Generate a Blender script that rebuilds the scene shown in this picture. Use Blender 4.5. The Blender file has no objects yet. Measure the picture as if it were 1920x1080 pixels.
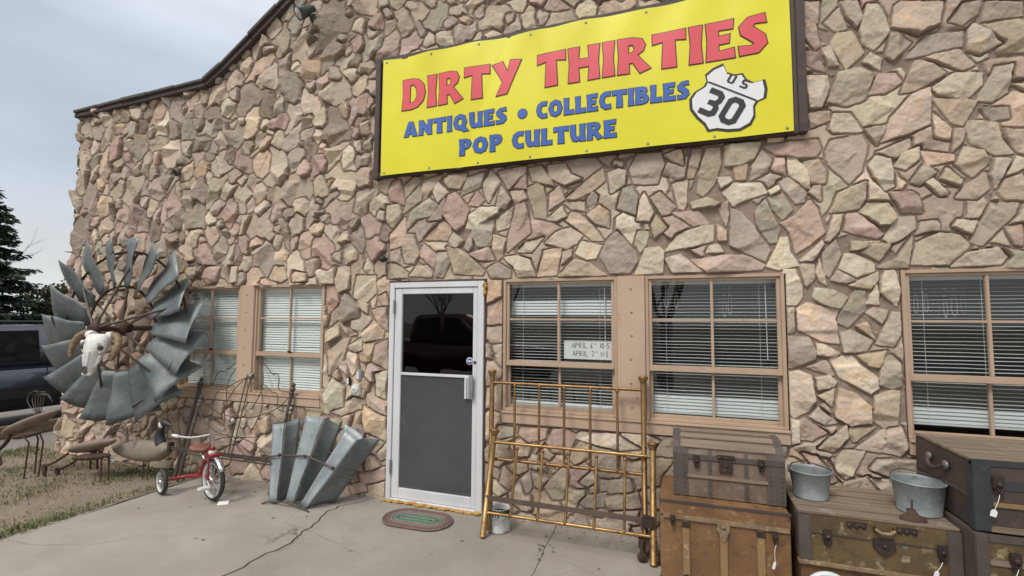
import bpy, bmesh, math, random
import numpy as np
from mathutils import Vector, Matrix
R_ = random.Random(7)
rad = math.radians
scene = bpy.context.scene
COL = scene.collection

# ------------------------------------------------------------------ camera
cam_d = bpy.data.cameras.new('camera'); cam = bpy.data.objects.new('camera', cam_d); COL.objects.link(cam)
cam_d.sensor_width = 36.0; cam_d.lens = 16.875; cam_d.clip_start = 0.05; cam_d.clip_end = 2000
yaw, pitch, roll = rad(19.18), rad(4.02), rad(0.39)
F = Vector((-math.sin(yaw)*math.cos(pitch), math.cos(yaw)*math.cos(pitch), math.sin(pitch)))
Rt = Vector((math.cos(yaw), math.sin(yaw), 0)); Up = Rt.cross(F)
R2 = Rt*math.cos(roll) + Up*math.sin(roll); U2 = Up*math.cos(roll) - Rt*math.sin(roll)
mw = Matrix((R2, U2, -F)).transposed().to_4x4(); mw.translation = (0, -4.027, 1.678)
cam.matrix_world = mw; scene.camera = cam

# ------------------------------------------------------------------ sky and sun
SUN_EL, SUN_AZ = 52, 200      # azimuth clockwise from +y; the sun stands in front of the wall, veiled by cloud
w = bpy.data.worlds.new("World"); scene.world = w; w.use_nodes = True
nt = w.node_tree; nt.nodes.clear()
def wn(t, **k):
    n = nt.nodes.new(t)
    for a, b in k.items(): setattr(n, a, b)
    return n
out = wn('ShaderNodeOutputWorld'); bg = wn('ShaderNodeBackground')
sky = wn('ShaderNodeTexSky', sky_type='NISHITA', sun_disc=False); sky.sun_elevation = rad(SUN_EL); sky.sun_rotation = rad(SUN_AZ); sky.dust_density = 4
tc = wn('ShaderNodeTexCoord'); sep = wn('ShaderNodeSeparateXYZ'); nt.links.new(tc.outputs['Generated'], sep.inputs[0])
ramp = wn('ShaderNodeValToRGB'); el = ramp.color_ramp.elements
el[0].position = 0.0; el[0].color = (7.2, 7.4, 7.4, 1)
el[1].position = 1.0; el[1].color = (14.5, 14.5, 14.5, 1)
for p, c in ((0.10, (7.0, 7.25, 7.4)), (0.24, (5.3, 5.95, 6.9)), (0.42, (5.2, 5.9, 6.9)), (0.6, (9.5, 9.8, 10.2))):
    e = el.new(p); e.color = (*c, 1)
nz = wn('ShaderNodeTexNoise'); nz.inputs['Scale'].default_value = 2.2; nz.inputs['Detail'].default_value = 5
mp = wn('ShaderNodeMapping'); mp.inputs['Scale'].default_value = (1, 1, 3.2); nt.links.new(tc.outputs['Generated'], mp.inputs[0]); nt.links.new(mp.outputs[0], nz.inputs['Vector'])
mr = wn('ShaderNodeMapRange'); mr.inputs[1].default_value = .3; mr.inputs[2].default_value = .7; mr.inputs[3].default_value = .87; mr.inputs[4].default_value = 1.1
nt.links.new(nz.outputs[0], mr.inputs[0])
ad = wn('ShaderNodeMath', operation='ADD'); mu = wn('ShaderNodeMath', operation='MULTIPLY'); mu.inputs[1].default_value = .12
nt.links.new(nz.outputs[0], mu.inputs[0]); nt.links.new(sep.outputs[2], ad.inputs[0]); nt.links.new(mu.outputs[0], ad.inputs[1])
sb = wn('ShaderNodeMath', operation='SUBTRACT'); sb.inputs[1].default_value = .06; nt.links.new(ad.outputs[0], sb.inputs[0]); nt.links.new(sb.outputs[0], ramp.inputs[0])
vm = wn('ShaderNodeVectorMath', operation='SCALE'); nt.links.new(ramp.outputs[0], vm.inputs[0]); nt.links.new(mr.outputs[0], vm.inputs['Scale'])
mx = wn('ShaderNodeMix', data_type='RGBA'); mx.inputs['Factor'].default_value = .93
nt.links.new(sky.outputs[0], mx.inputs['A']); nt.links.new(vm.outputs[0], mx.inputs['B'])
nt.links.new(mx.outputs['Result'], bg.inputs[0]); bg.inputs[1].default_value = 0.08
nt.links.new(bg.outputs[0], out.inputs[0])
sl = bpy.data.lights.new('sun', 'SUN'); sl.energy = 1.6; sl.angle = rad(18); sl.color = (1, .96, .9)
so = bpy.data.objects.new('sun', sl); COL.objects.link(so)
sd = Vector((math.sin(rad(SUN_AZ))*math.cos(rad(SUN_EL)), math.cos(rad(SUN_AZ))*math.cos(rad(SUN_EL)), math.sin(rad(SUN_EL))))
so.rotation_euler = sd.to_track_quat('Z', 'Y').to_euler(); so.location = (0, -10, 15)
vs = scene.view_settings; vs.view_transform = 'Standard'; vs.look = 'None'; vs.gamma = 1; vs.exposure = 0.44

# ------------------------------------------------------------------ materials
def srgb(r, g, b):
    f = lambda v: (v/255/12.92) if v/255 <= .04045 else ((v/255+.055)/1.055)**2.4
    return (f(r), f(g), f(b))
class NM:
    def __init__(s, name):
        s.m = bpy.data.materials.new(name); s.m.use_nodes = True; s.t = s.m.node_tree; s.n = s.t.nodes; s.n.clear()
        s.out = s.n.new('ShaderNodeOutputMaterial'); s.p = s.n.new('ShaderNodeBsdfPrincipled'); s.l(s.p.outputs[0], s.out.inputs[0])
        s.tc = s.n.new('ShaderNodeTexCoord')
    def l(s, a, b): s.t.links.new(a, b)
    def coord(s, stretch=None):
        if not stretch: return s.tc.outputs['Object']
        m = s.n.new('ShaderNodeMapping'); m.inputs['Scale'].default_value = stretch; s.l(s.tc.outputs['Object'], m.inputs[0]); return m.outputs[0]
    def noise(s, scale, detail=5, stretch=None, rough=.55, dist=0):
        n = s.n.new('ShaderNodeTexNoise'); n.inputs['Scale'].default_value = scale; n.inputs['Detail'].default_value = detail
        n.inputs['Roughness'].default_value = rough; n.inputs['Distortion'].default_value = dist; s.l(s.coord(stretch), n.inputs['Vector']); return n.outputs[0]
    def rng(s, x, a, b, c=0., d=1.):
        m = s.n.new('ShaderNodeMapRange'); m.inputs[1].default_value = a; m.inputs[2].default_value = b; m.inputs[3].default_value = c; m.inputs[4].default_value = d; s.l(x, m.inputs[0]); return m.outputs[0]
    def mix(s, f, a, b, mode='MIX'):
        m = s.n.new('ShaderNodeMix'); m.data_type = 'RGBA'; m.blend_type = mode
        for v, k in ((f, 'Factor'), (a, 'A'), (b, 'B')):
            i = [q for q in m.inputs if q.name == k and (q.type == ('VALUE' if k == 'Factor' else 'RGBA'))][0]
            if isinstance(v, (int, float)): i.default_value = v
            elif isinstance(v, tuple): i.default_value = (*v[:3], 1)
            else: s.l(v, i)
        return [o for o in m.outputs if o.type == 'RGBA'][0]
    def bump(s, h, strength, dist=.01, prev=None):
        b = s.n.new('ShaderNodeBump'); b.inputs['Strength'].default_value = strength; b.inputs['Distance'].default_value = dist
        s.l(h, b.inputs['Height'])
        if prev is not None: s.l(prev, b.inputs['Normal'])
        return b.outputs[0]
def mat(name, c1, c2=None, scale=6., rough=.6, metal=0., bump=0., bscale=60., spots=None, sscale=9., slo=.58, shi=.66, stretch=None, lo=.35, hi=.65, r2=None, coat=0, spec=None, dust=None):
    k = NM(name)
    col = k.mix(k.rng(k.noise(scale, 6, stretch), lo, hi), c1, c2 or tuple(v*.8 for v in c1))
    if spots:
        sp = k.rng(k.noise(sscale, 7, None, .65), slo, shi); col = k.mix(sp, col, spots)
    if dust:
        col = k.mix(k.rng(k.noise(scale*5, 6, stretch, .7), .5, .72), col, dust)
    k.l(col, k.p.inputs['Base Color']); k.p.inputs['Metallic'].default_value = metal
    if r2 is not None: k.l(k.rng(k.noise(scale*2.3, 5, stretch), .35, .65, rough, r2), k.p.inputs['Roughness'])
    else: k.p.inputs['Roughness'].default_value = rough
    if coat: k.p.inputs['Coat Weight'].default_value = coat; k.p.inputs['Coat Roughness'].default_value = .05
    if spec is not None: k.p.inputs['Specular IOR Level'].default_value = spec
    if bump: k.l(k.bump(k.noise(bscale, 6, stretch, .6), bump), k.p.inputs['Normal'])
    return k.m
def glass_mat(name, tint=(1, 1, 1), refl=1.0, base=0.035):
    m = bpy.data.materials.new(name); m.use_nodes = True; t = m.node_tree; t.nodes.clear()
    o = t.nodes.new('ShaderNodeOutputMaterial'); tr = t.nodes.new('ShaderNodeBsdfTransparent'); tr.inputs[0].default_value = (*tint, 1)
    gl = t.nodes.new('ShaderNodeBsdfGlossy'); gl.inputs['Roughness'].default_value = .015; gl.inputs[0].default_value = (refl, refl, refl, 1)
    fr = t.nodes.new('ShaderNodeFresnel'); fr.inputs[0].default_value = 1.55
    ge = t.nodes.new('ShaderNodeNewGeometry'); im = t.nodes.new('ShaderNodeMapRange'); im.inputs[3].default_value = 1.5; im.inputs[4].default_value = 1/1.5; t.links.new(ge.outputs['Backfacing'], im.inputs[0]); t.links.new(im.outputs[0], fr.inputs[0])
    mxs = t.nodes.new('ShaderNodeMixShader'); t.links.new(fr.outputs[0], mxs.inputs[0]); t.links.new(tr.outputs[0], mxs.inputs[1]); t.links.new(gl.outputs[0], mxs.inputs[2])
    tcn = t.nodes.new('ShaderNodeTexCoord'); nzn = t.nodes.new('ShaderNodeTexNoise'); nzn.inputs['Scale'].default_value = 1.3; bmp = t.nodes.new('ShaderNodeBump'); bmp.inputs['Strength'].default_value = .04; bmp.inputs['Distance'].default_value = .05
    t.links.new(tcn.outputs['Object'], nzn.inputs['Vector']); t.links.new(nzn.outputs[0], bmp.inputs['Height']); t.links.new(bmp.outputs[0], gl.inputs['Normal'])
    t.links.new(mxs.outputs[0], o.inputs[0]); return m

def stone_mat():
    k = NM('fieldstone'); a = k.n.new('ShaderNodeAttribute'); a.attribute_name = 'stone_colour'
    sep = k.n.new('ShaderNodeAttribute'); sep.attribute_name = 'mortar'
    c = a.outputs['Color']
    c = k.mix(k.rng(k.noise(5, 6), .42, .7, 0, .28), c, (.34, .25, .19))
    c = k.mix(k.rng(k.noise(13, 8, None, .7, 1.2), .53, .7, 0, .4), c, (.58, .50, .39))
    c = k.mix(k.rng(k.noise(9, 8, None, .7, .8), .56, .68, 0, .28), c, (.19, .145, .11))
    c = k.mix(k.rng(k.noise(60, 5, None, .7), .45, .78, 0, .4), c, (.22, .175, .14)); c = k.mix(k.rng(k.noise(210, 3, None, .7), .55, .72, 0, .4), c, (.66, .58, .47))
    big = k.rng(k.noise(.9, 3), .35, .65, .9, 1.06)
    vm = k.n.new('ShaderNodeVectorMath'); vm.operation = 'SCALE'; k.l(c, vm.inputs[0]); k.l(big, vm.inputs['Scale'])
    k.l(vm.outputs[0], k.p.inputs['Base Color']); k.p.inputs['Roughness'].default_value = .85; k.p.inputs['Specular IOR Level'].default_value = .25
    b1 = k.bump(k.noise(24, 9, None, .68, 1.2), .45, .016)
    b2 = k.bump(k.noise(140, 4, None, .6), .35, .004, b1); k.l(b2, k.p.inputs['Normal'])
    return k.m
def attr_mat(name, attr, rough=.8, trans=0):
    k = NM(name); a = k.n.new('ShaderNodeAttribute'); a.attribute_name = attr
    c = k.mix(k.rng(k.noise(30, 3), .3, .7, 0, .3), a.outputs['Color'], (.1, .09, .05))
    k.l(c, k.p.inputs['Base Color']); k.p.inputs['Roughness'].default_value = rough; k.p.inputs['Specular IOR Level'].default_value = .2
    return k.m
def concrete_mat(name, tone=1.):
    k = NM(name)
    T = lambda *c: tuple(v*tone for v in c)
    c = k.mix(k.rng(k.noise(.9, 5), .35, .65), T(.245, .218, .185), T(.365, .33, .288))
    c = k.mix(k.rng(k.noise(4.5, 7, None, .65), .42, .7, 0, .6), c, T(.25, .215, .18))
    c = k.mix(k.rng(k.noise(120, 3), .35, .7, 0, .45), c, T(.40, .37, .33)); c = k.mix(k.rng(k.noise(200, 2, None, .8), .62, .7, 0, .55), c, T(.19, .165, .14)); c = k.mix(k.rng(k.noise(2.1, 6, None, .7, 1.5), .55, .72, 0, .4), c, T(.27, .235, .195))
    c = k.mix(k.rng(k.noise(14, 6, None, .7), .64, .76, 0, .35), c, T(.2, .17, .14))
    v = k.n.new('ShaderNodeTexVoronoi'); v.feature = 'DISTANCE_TO_EDGE'; v.inputs['Scale'].default_value = .9
    nn = k.n.new('ShaderNodeTexNoise'); nn.inputs['Scale'].default_value = 2.5; nn.inputs['Detail'].default_value = 8
    k.l(k.tc.outputs['Object'], nn.inputs['Vector'])
    mm = k.n.new('ShaderNodeMix'); mm.data_type = 'VECTOR'; mm.inputs['Factor'].default_value = .16
    k.l(k.tc.outputs['Object'], mm.inputs[4]); k.l(nn.outputs['Color'], mm.inputs[5]); k.l(mm.outputs[1], v.inputs['Vector'])
    cr = k.rng(v.outputs[0], .001, .0042, 1, 0)
    msk = k.rng(k.noise(.8, 2), .46, .57, 0, .85)
    mu = k.n.new('ShaderNodeMath'); mu.operation = 'MULTIPLY'; k.l(cr, mu.inputs[0]); k.l(msk, mu.inputs[1])
    c = k.mix(mu.outputs[0], c, (.15, .13, .105)); k.l(c, k.p.inputs['Base Color'])
    k.p.inputs['Roughness'].default_value = .88; k.p.inputs['Specular IOR Level'].default_value = .25
    inv = k.n.new('ShaderNodeMath'); inv.operation = 'SUBTRACT'; inv.inputs[0].default_value = 1; k.l(mu.outputs[0], inv.inputs[1])
    b = k.bump(inv.outputs[0], .35, .006); b = k.bump(k.noise(90, 5, None, .7), .3, .006, b); k.l(b, k.p.inputs['Normal'])
    return k.m
def ground_mat(name, a, b, c3, s=3.):
    k = NM(name); c = k.mix(k.rng(k.noise(s, 7, None, .65), .38, .62), a, b)
    v = k.n.new('ShaderNodeTexVoronoi'); v.inputs['Scale'].default_value = 34; k.l(k.tc.outputs['Object'], v.inputs['Vector'])
    c = k.mix(k.rng(v.outputs['Distance'], .1, .6, .5, 0), c, c3); c = k.mix(k.rng(k.noise(60, 4), .4, .7, 0, .5), c, tuple(q*.6 for q in a))
    k.l(c, k.p.inputs['Base Color']); k.p.inputs['Roughness'].default_value = .95
    k.l(k.bump(k.noise(45, 6, None, .7), .7, .03), k.p.inputs['Normal']); return k.m
MAT = {}
def mats():
    m = MAT
    m['stone'] = stone_mat()
    m['concrete'] = concrete_mat('concrete'); m['concrete_right'] = concrete_mat('concrete_darker', .93)
    m['frame'] = mat('tan_window_paint', (.49, .355, .255), (.42, .30, .21), 3, .6, bump=.12, bscale=70, spots=(.30, .19, .13), sscale=16, slo=.62, shi=.72)
    m['mullion'] = mat('tan_board_paint', (.53, .385, .275), (.46, .33, .235), 2.5, .62, bump=.15, bscale=45, spots=(.27, .15, .09), sscale=18, slo=.66, shi=.74, stretch=(1, 1, .6))
    m['nail'] = mat('nail_rust', (.28, .17, .11), rough=.7)
    m['glass'] = glass_mat('window_glass', (.95, .965, .96), 1.0)
    m['doorglass'] = glass_mat('door_glass', (.5, .5, .52), 1.0)
    m['blind_closed'] = mat('closed_blind', (.90, .93, .89), (.86, .89, .85), 2, .5)
    m['blind'] = mat('open_blind', (.70, .72, .71), (.62, .64, .63), 2, .45)
    m['alu'] = mat('aluminium', (.76, .765, .775), (.69, .695, .71), 5, .38, .2, bump=.05, bscale=90, spots=(.42, .42, .42), sscale=22, slo=.64, shi=.74, stretch=(1, 1, .3))
    m['kick'] = mat('grey_door_panel', (.075, .08, .082), (.062, .067, .069), 2.2, .16, .0, r2=.34, spots=(.088, .09, .088), sscale=5, slo=.56, shi=.75)
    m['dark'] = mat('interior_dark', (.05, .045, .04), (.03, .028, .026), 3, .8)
    m['stucco'] = mat('stucco', (.42, .36, .29), (.36, .31, .25), 3, .9, bump=.3)
    m['slate'] = mat('coping_slate', (.10, .088, .08), (.07, .062, .058), 5, .75, bump=.3, bscale=30)
    m['fascia'] = mat('fascia_brown', (.085, .06, .05), (.06, .043, .038), 6, .75, bump=.2)
    m['foam'] = mat('yellow_foam', (.50, .30, .09), (.38, .21, .06), 18, .85, bump=.7, bscale=50)
    m['signboard'] = mat('brown_sign_board', (.075, .048, .04), (.05, .033, .03), 4, .6, bump=.15, stretch=(1, 1, 6))
    m['signboard2'] = mat('brown_sign_panel', (.12, .085, .07), (.09, .062, .05), 4, .6, bump=.1)
    m['yellow'] = mat('yellow_vinyl', (.80, .735, .03), (.73, .665, .022), 1.6, .42, spec=.5, bump=.35, bscale=2.2, r2=.55)
    m['red'] = mat('banner_red', (.74, .09, .11), (.70, .08, .10), 1.2, .5)
    m['blue'] = mat('banner_blue', (.05, .13, .48), (.045, .12, .45), 1.2, .5)
    m['black'] = mat('banner_black', (.035, .03, .03), rough=.5)
    m['white'] = mat('banner_white', (.80, .80, .80), (.77, .77, .77), 1.2, .5)
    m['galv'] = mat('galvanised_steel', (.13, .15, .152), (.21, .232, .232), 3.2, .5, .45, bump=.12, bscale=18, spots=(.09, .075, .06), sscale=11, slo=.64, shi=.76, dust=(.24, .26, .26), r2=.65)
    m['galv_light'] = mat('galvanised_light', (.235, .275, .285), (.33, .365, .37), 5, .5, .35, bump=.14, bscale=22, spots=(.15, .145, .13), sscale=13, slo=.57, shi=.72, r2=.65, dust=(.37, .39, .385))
    m['bucketm'] = mat('bucket_zinc', (.20, .225, .225), (.30, .325, .325), 8, .5, .3, bump=.12, bscale=30, spots=(.11, .10, .09), sscale=10, slo=.54, shi=.7, r2=.7, dust=(.36, .37, .36))
    m['rust'] = mat('rusty_steel', (.085, .048, .032), (.055, .035, .028), 14, .85, .15, bump=.4, bscale=80, spots=(.16, .075, .035), sscale=20)
    m['iron'] = mat('dark_iron', (.12, .098, .082), (.075, .06, .052), 14, .6, .4, bump=.2, bscale=80, spots=(.11, .06, .04), sscale=24)
    m['brightiron'] = mat('worn_bright_metal', (.30, .28, .25), (.10, .085, .07), 30, .45, .6, bump=.2)
    m['bone'] = mat('bleached_bone', (.78, .77, .745), (.64, .61, .57), 9, .75, bump=.5, bscale=34, spots=(.42, .37, .31), sscale=19, slo=.6, shi=.72)
    m['horn'] = mat('horn', (.27, .17, .085), (.13, .085, .05), 5, .55, bump=.3, bscale=22, stretch=(1, 1, 1))
    m['socket'] = mat('bone_hollow', (.10, .08, .065), rough=.9)
    m['brass'] = mat('aged_brass', (.44, .29, .115), (.28, .165, .065), 5, .34, .75, bump=.05, spots=(.15, .085, .04), sscale=11, slo=.5, shi=.68, r2=.55)
    m['brassdark'] = mat('tarnished_brass', (.30, .175, .07), (.18, .10, .048), 9, .42, .7, spots=(.07, .045, .03), sscale=16, slo=.56, shi=.7)
    m['rail'] = mat('brown_angle_iron', (.14, .10, .078), (.10, .07, .056), 9, .75, .2, bump=.2)
    m['cart_rim'] = mat('white_wheel', (.62, .66, .66), (.52, .56, .56), 9, .4, spots=(.3, .25, .2), sscale=22, slo=.64, shi=.72)
    m['chrome'] = mat('chrome', (.72, .72, .72), (.6, .6, .6), 20, .18, .95)
    m['tred'] = mat('tricycle_red', (.34, .018, .024), (.26, .014, .02), 9, .35, spots=(.16, .05, .03), sscale=26, slo=.64, shi=.72, coat=.2)
    m['rubber'] = mat('rubber', (.035, .034, .032), (.055, .05, .045), 12, .75, bump=.1)
    m['whitewheel'] = mat('white_tyre_wall', (.58, .58, .56), (.42, .41, .39), 14, .4)
    m['seat'] = mat('brick_red_seat', (.26, .10, .075), (.18, .07, .05), 12, .6)
    m['paintcan'] = mat('white_paint_can', (.62, .62, .60), (.50, .50, .48), 14, .5, spots=(.16, .14, .12), sscale=13, slo=.6, shi=.68)
    m['paper'] = mat('paper', (.80, .80, .78), (.74, .74, .72), 4, .8)
    m['ink'] = mat('marker_ink', (.10, .08, .12), rough=.7)
    m['plastic'] = mat('white_plastic', (.66, .65, .62), (.6, .59, .56), 20, .45)
    m['greyplastic'] = mat('grey_plastic', (.36, .37, .40), rough=.5)
    m['slot'] = mat('slot_black', (.02, .02, .02), rough=.6)
    m['navy'] = mat('navy_paint', (.020, .030, .052), (.017, .026, .045), 2, .3, .2, coat=.7, dust=(.028, .037, .055))
    m['carglass'] = mat('car_glass', (.010, .013, .017), rough=.08, spec=.4)
    m['carblack'] = mat('car_black_plastic', (.025, .025, .027), rough=.6)
    m['pickup'] = mat('red_car_paint', (.10, .006, .008), (.085, .005, .007), 2, .25, .1, coat=.6)
    m['lamp_red'] = mat('tail_lamp_red', (.4, .01, .01), rough=.2)
    m['bark'] = mat('bark', (.10, .08, .065), (.06, .05, .042), 9, .9, bump=.6, bscale=24)
    m['needle'] = attr_mat('spruce_needles', 'tint'); m['leaf'] = attr_mat('shrub_leaves', 'tint'); m['grass'] = attr_mat('grass_blades', 'tint')
    m['lawn'] = ground_mat('lawn_soil', (.29, .235, .175), (.22, .18, .125), (.35, .295, .23), 2.2)
    m['gravel'] = ground_mat('gravel', (.27, .245, .22), (.22, .20, .175), (.36, .33, .30), 5)
    m['asphalt'] = ground_mat('asphalt', (.075, .072, .07), (.06, .058, .056), (.11, .105, .10), 3)
    m['earth'] = ground_mat('earth', (.17, .14, .10), (.13, .12, .07), (.2, .17, .12), .4)
    m['soil'] = mat('crack_soil', (.085, .07, .055), (.13, .105, .075), 14, .95, bump=.6)
    # trunks
    m['tr_canvas'] = mat('orange_brown_canvas', (.24, .125, .050), (.15, .078, .035), 3, .62, bump=.25, bscale=70, spots=(.36, .25, .14), sscale=17, slo=.57, shi=.72, dust=(.11, .058, .032), r2=.45)
    m['tr_strip'] = mat('worn_oak_slat', (.30, .19, .085), (.20, .125, .06), 7, .65, bump=.25, bscale=40, spots=(.42, .33, .2), sscale=19, slo=.6, shi=.7, stretch=(1, 1, .2))
    m['tr_hstrip'] = mat('worn_edge_strip', (.29, .20, .11), (.17, .11, .065), 10, .7, bump=.3, bscale=40, spots=(.48, .40, .28), sscale=26, slo=.58, shi=.68)
    m['tr_grey'] = mat('weathered_grey_metal', (.105, .084, .070), (.076, .061, .052), 8, .65, .1, bump=.25, bscale=70, spots=(.12, .085, .065), sscale=24, slo=.6, shi=.72)
    m['tr_panel'] = mat('worn_brown_panel', (.14, .082, .058), (.20, .15, .115), 5, .75, bump=.35, bscale=60, spots=(.24, .20, .165), sscale=22, slo=.54, shi=.7, stretch=(1.6, 1, .5))
    m['tr_wood'] = mat('weathered_grey_wood', (.25, .185, .13), (.15, .11, .08), 3, .8, bump=.45, bscale=16, stretch=(.5, 9, 9), spots=(.29, .235, .18), sscale=9, slo=.58, shi=.72)
    m['tr_olive'] = mat('olive_brown_tin', (.155, .10, .042), (.095, .062, .031), 4, .55, .1, bump=.25, bscale=50, spots=(.38, .31, .19), sscale=12, slo=.57, shi=.68, dust=(.07, .045, .028))
    m['tr_dark'] = mat('dark_trunk_leather', (.085, .058, .046), (.052, .038, .032), 5, .6, bump=.25, bscale=60, spots=(.095, .06, .045), sscale=17, slo=.58, shi=.7)
    m['tr_slate'] = mat('blue_grey_band', (.045, .052, .056), (.035, .038, .04), 7, .55, .2, bump=.2, spots=(.08, .06, .05), sscale=18)
    m['hardware'] = mat('trunk_hardware', (.065, .042, .034), (.04, .03, .026), 22, .6, .4, bump=.4, spots=(.16, .085, .05), sscale=34)
    m['mat_brown'] = mat('braided_rug_brown', (.13, .085, .075), (.20, .15, .13), 55, .95, bump=.8, bscale=120)
    m['mat_green'] = mat('braided_rug_green', (.045, .15, .10), (.07, .19, .13), 55, .95, bump=.8, bscale=120)
    m['mat_red'] = mat('braided_rug_red', (.20, .075, .075), (.14, .06, .06), 55, .95, bump=.8, bscale=120)
    m['mat_light'] = mat('braided_rug_light', (.27, .25, .20), (.19, .16, .13), 55, .95, bump=.8, bscale=120)
    m['goose_body'] = mat('goose_shell', (.27, .235, .18), (.21, .18, .135), 6, .6, spots=(.36, .32, .25), sscale=14, slo=.6, shi=.72)
    m['goose_dark'] = mat('goose_neck', (.02, .02, .022), (.035, .035, .036), 8, .5)
    m['shovel'] = mat('rusty_shovel', (.29, .215, .175), (.19, .135, .11), 7, .7, .1, bump=.2, spots=(.30, .24, .2), sscale=16, slo=.6, shi=.72)
    m['seed'] = mat('green_fixture', (.06, .075, .07), (.04, .05, .05), 14, .5)
    m['lens'] = mat('lamp_lens', (.55, .56, .54), (.45, .46, .44), 14, .2)
    m['sticker_blue'] = mat('sticker_blue', (.05, .16, .45), rough=.4); m['sticker_red'] = mat('sticker_red', (.5, .08, .08), rough=.4)
mats()

# ------------------------------------------------------------------ builders
def tag(o, label=None, cat=None, group=None, kind=None):
    if label: o['label'] = label
    if cat: o['category'] = cat
    if group: o['group'] = group
    if kind: o['kind'] = kind
    return o
def thing(name, label, cat, loc=(0, 0, 0), group=None):
    o = bpy.data.objects.new(name, None); o.empty_display_size = .1; COL.objects.link(o); o.location = loc
    return tag(o, label, cat, group)
def adopt(o, parent):
    o.parent = parent
    if parent.type == 'EMPTY': o.matrix_parent_inverse = Matrix.Translation(-Vector(parent.location))
class MB:
    def __init__(s): s.v = []; s.f = []; s.sm = []
    def add(s, vs, fs, M=None, smooth=False):
        b = len(s.v); s.v += [tuple(M @ Vector(q)) if M else tuple(q) for q in vs]
        s.f += [tuple(b+i for i in q) for q in fs]; s.sm += [smooth]*len(fs); return s
    def box(s, x0, x1, y0, y1, z0, z1, bev=0, M=None):
        if bev <= 0:
            vs = [(x, y, z) for x in (x0, x1) for y in (y0, y1) for z in (z0, z1)]
            return s.add(vs, [(0, 1, 3, 2), (4, 6, 7, 5), (0, 4, 5, 1), (2, 3, 7, 6), (0, 2, 6, 4), (1, 5, 7, 3)], M)
        bm = bmesh.new(); bmesh.ops.create_cube(bm, size=1)
        for q in bm.verts: q.co = ((x0+x1)/2+q.co.x*(x1-x0), (y0+y1)/2+q.co.y*(y1-y0), (z0+z1)/2+q.co.z*(z1-z0))
        bev = min(bev, .45*min(abs(x1-x0), abs(y1-y0), abs(z1-z0)))
        bmesh.ops.bevel(bm, geom=bm.edges[:], offset=bev, segments=2, affect='EDGES'); return s.bm(bm, M)
    def bm(s, bm, M=None, smooth=False):
        bm.verts.index_update(); s.add([q.co[:] for q in bm.verts], [[q.index for q in f.verts] for f in bm.faces], M, smooth); bm.free(); return s
    def tube(s, pts, r, n=8, M=None, cap=True, closed=False):
        pts = [Vector(p) for p in pts]; k = len(pts); rs = r if isinstance(r, (list, tuple)) else [r]*k
        vs = []; fs = []; prev = None
        for i, p in enumerate(pts):
            if closed: d = pts[(i+1) % k]-pts[i-1]
            else: d = (pts[min(i+1, k-1)]-pts[max(i-1, 0)])
            d = d.normalized() if d.length > 1e-9 else Vector((0, 0, 1))
            if prev is None:
                a = Vector((0, 0, 1)) if abs(d.z) < .9 else Vector((1, 0, 0)); u = d.cross(a).normalized()
            else:
                u = prev - d*prev.dot(d); u = u.normalized() if u.length > 1e-6 else d.orthogonal().normalized()
            prev = u; w_ = d.cross(u)
            for j in range(n):
                a = 2*math.pi*j/n; vs.append(p+(u*math.cos(a)+w_*math.sin(a))*rs[i])
        for i in range(k if closed else k-1):
            for j in range(n):
                i2 = (i+1) % k; fs.append((i*n+j, i*n+(j+1) % n, i2*n+(j+1) % n, i2*n+j))
        s.add(vs, fs, M, True)
        if cap and not closed: s.add(vs[:n], [tuple(range(n))[::-1]], M); s.add(vs[-n:], [tuple(range(n))], M)
        return s
    def lathe(s, prof, n=24, M=None, sx=1, sy=1, smooth=True):
        vs = []; fs = []
        for r, z in prof:
            for j in range(n): a = 2*math.pi*j/n; vs.append((r*math.cos(a)*sx, r*math.sin(a)*sy, z))
        for i in range(len(prof)-1):
            for j in range(n): fs.append((i*n+j, i*n+(j+1) % n, (i+1)*n+(j+1) % n, (i+1)*n+j))
        s.add(vs, fs, M, smooth); return s
    def prism(s, poly, y0, y1, M=None):
        """polygon in (x,z), extruded along y"""
        n = len(poly); vs = [(x, y0, z) for x, z in poly]+[(x, y1, z) for x, z in poly]
        fs = [tuple(range(n)), tuple(range(2*n-1, n-1, -1))]+[(i, (i+1) % n, n+(i+1) % n, n+i) for i in range(n)]
        return s.add(vs, fs, M)
    def ball(s, c, r, n=12, sc=(1, 1, 1), M=None):
        bm = bmesh.new(); bmesh.ops.create_uvsphere(bm, u_segments=n, v_segments=max(6, n//2+2), radius=r)
        for q in bm.verts: q.co = Vector((q.co.x*sc[0], q.co.y*sc[1], q.co.z*sc[2]))+Vector(c)
        return s.bm(bm, M, True)
    def islands(s):
        par = list(range(len(s.v)))
        def find(a):
            while par[a] != a: par[a] = par[par[a]]; a = par[a]
            return a
        for f in s.f:
            for q in f[1:]: par[find(q)] = find(f[0])
        g = {}
        for i, f in enumerate(s.f): g.setdefault(find(f[0]), []).append(i)
        o = []
        for fi in g.values():
            mb = MB(); mp_ = {}
            for i in fi:
                for q in s.f[i]:
                    if q not in mp_: mp_[q] = len(mb.v); mb.v.append(s.v[q])
                mb.f.append(tuple(mp_[q] for q in s.f[i])); mb.sm.append(s.sm[i])
            o.append(mb)
        return o
    def split(s, name, m, parent=None):
        return [q.build(name, m, parent) for q in s.islands()]
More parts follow.
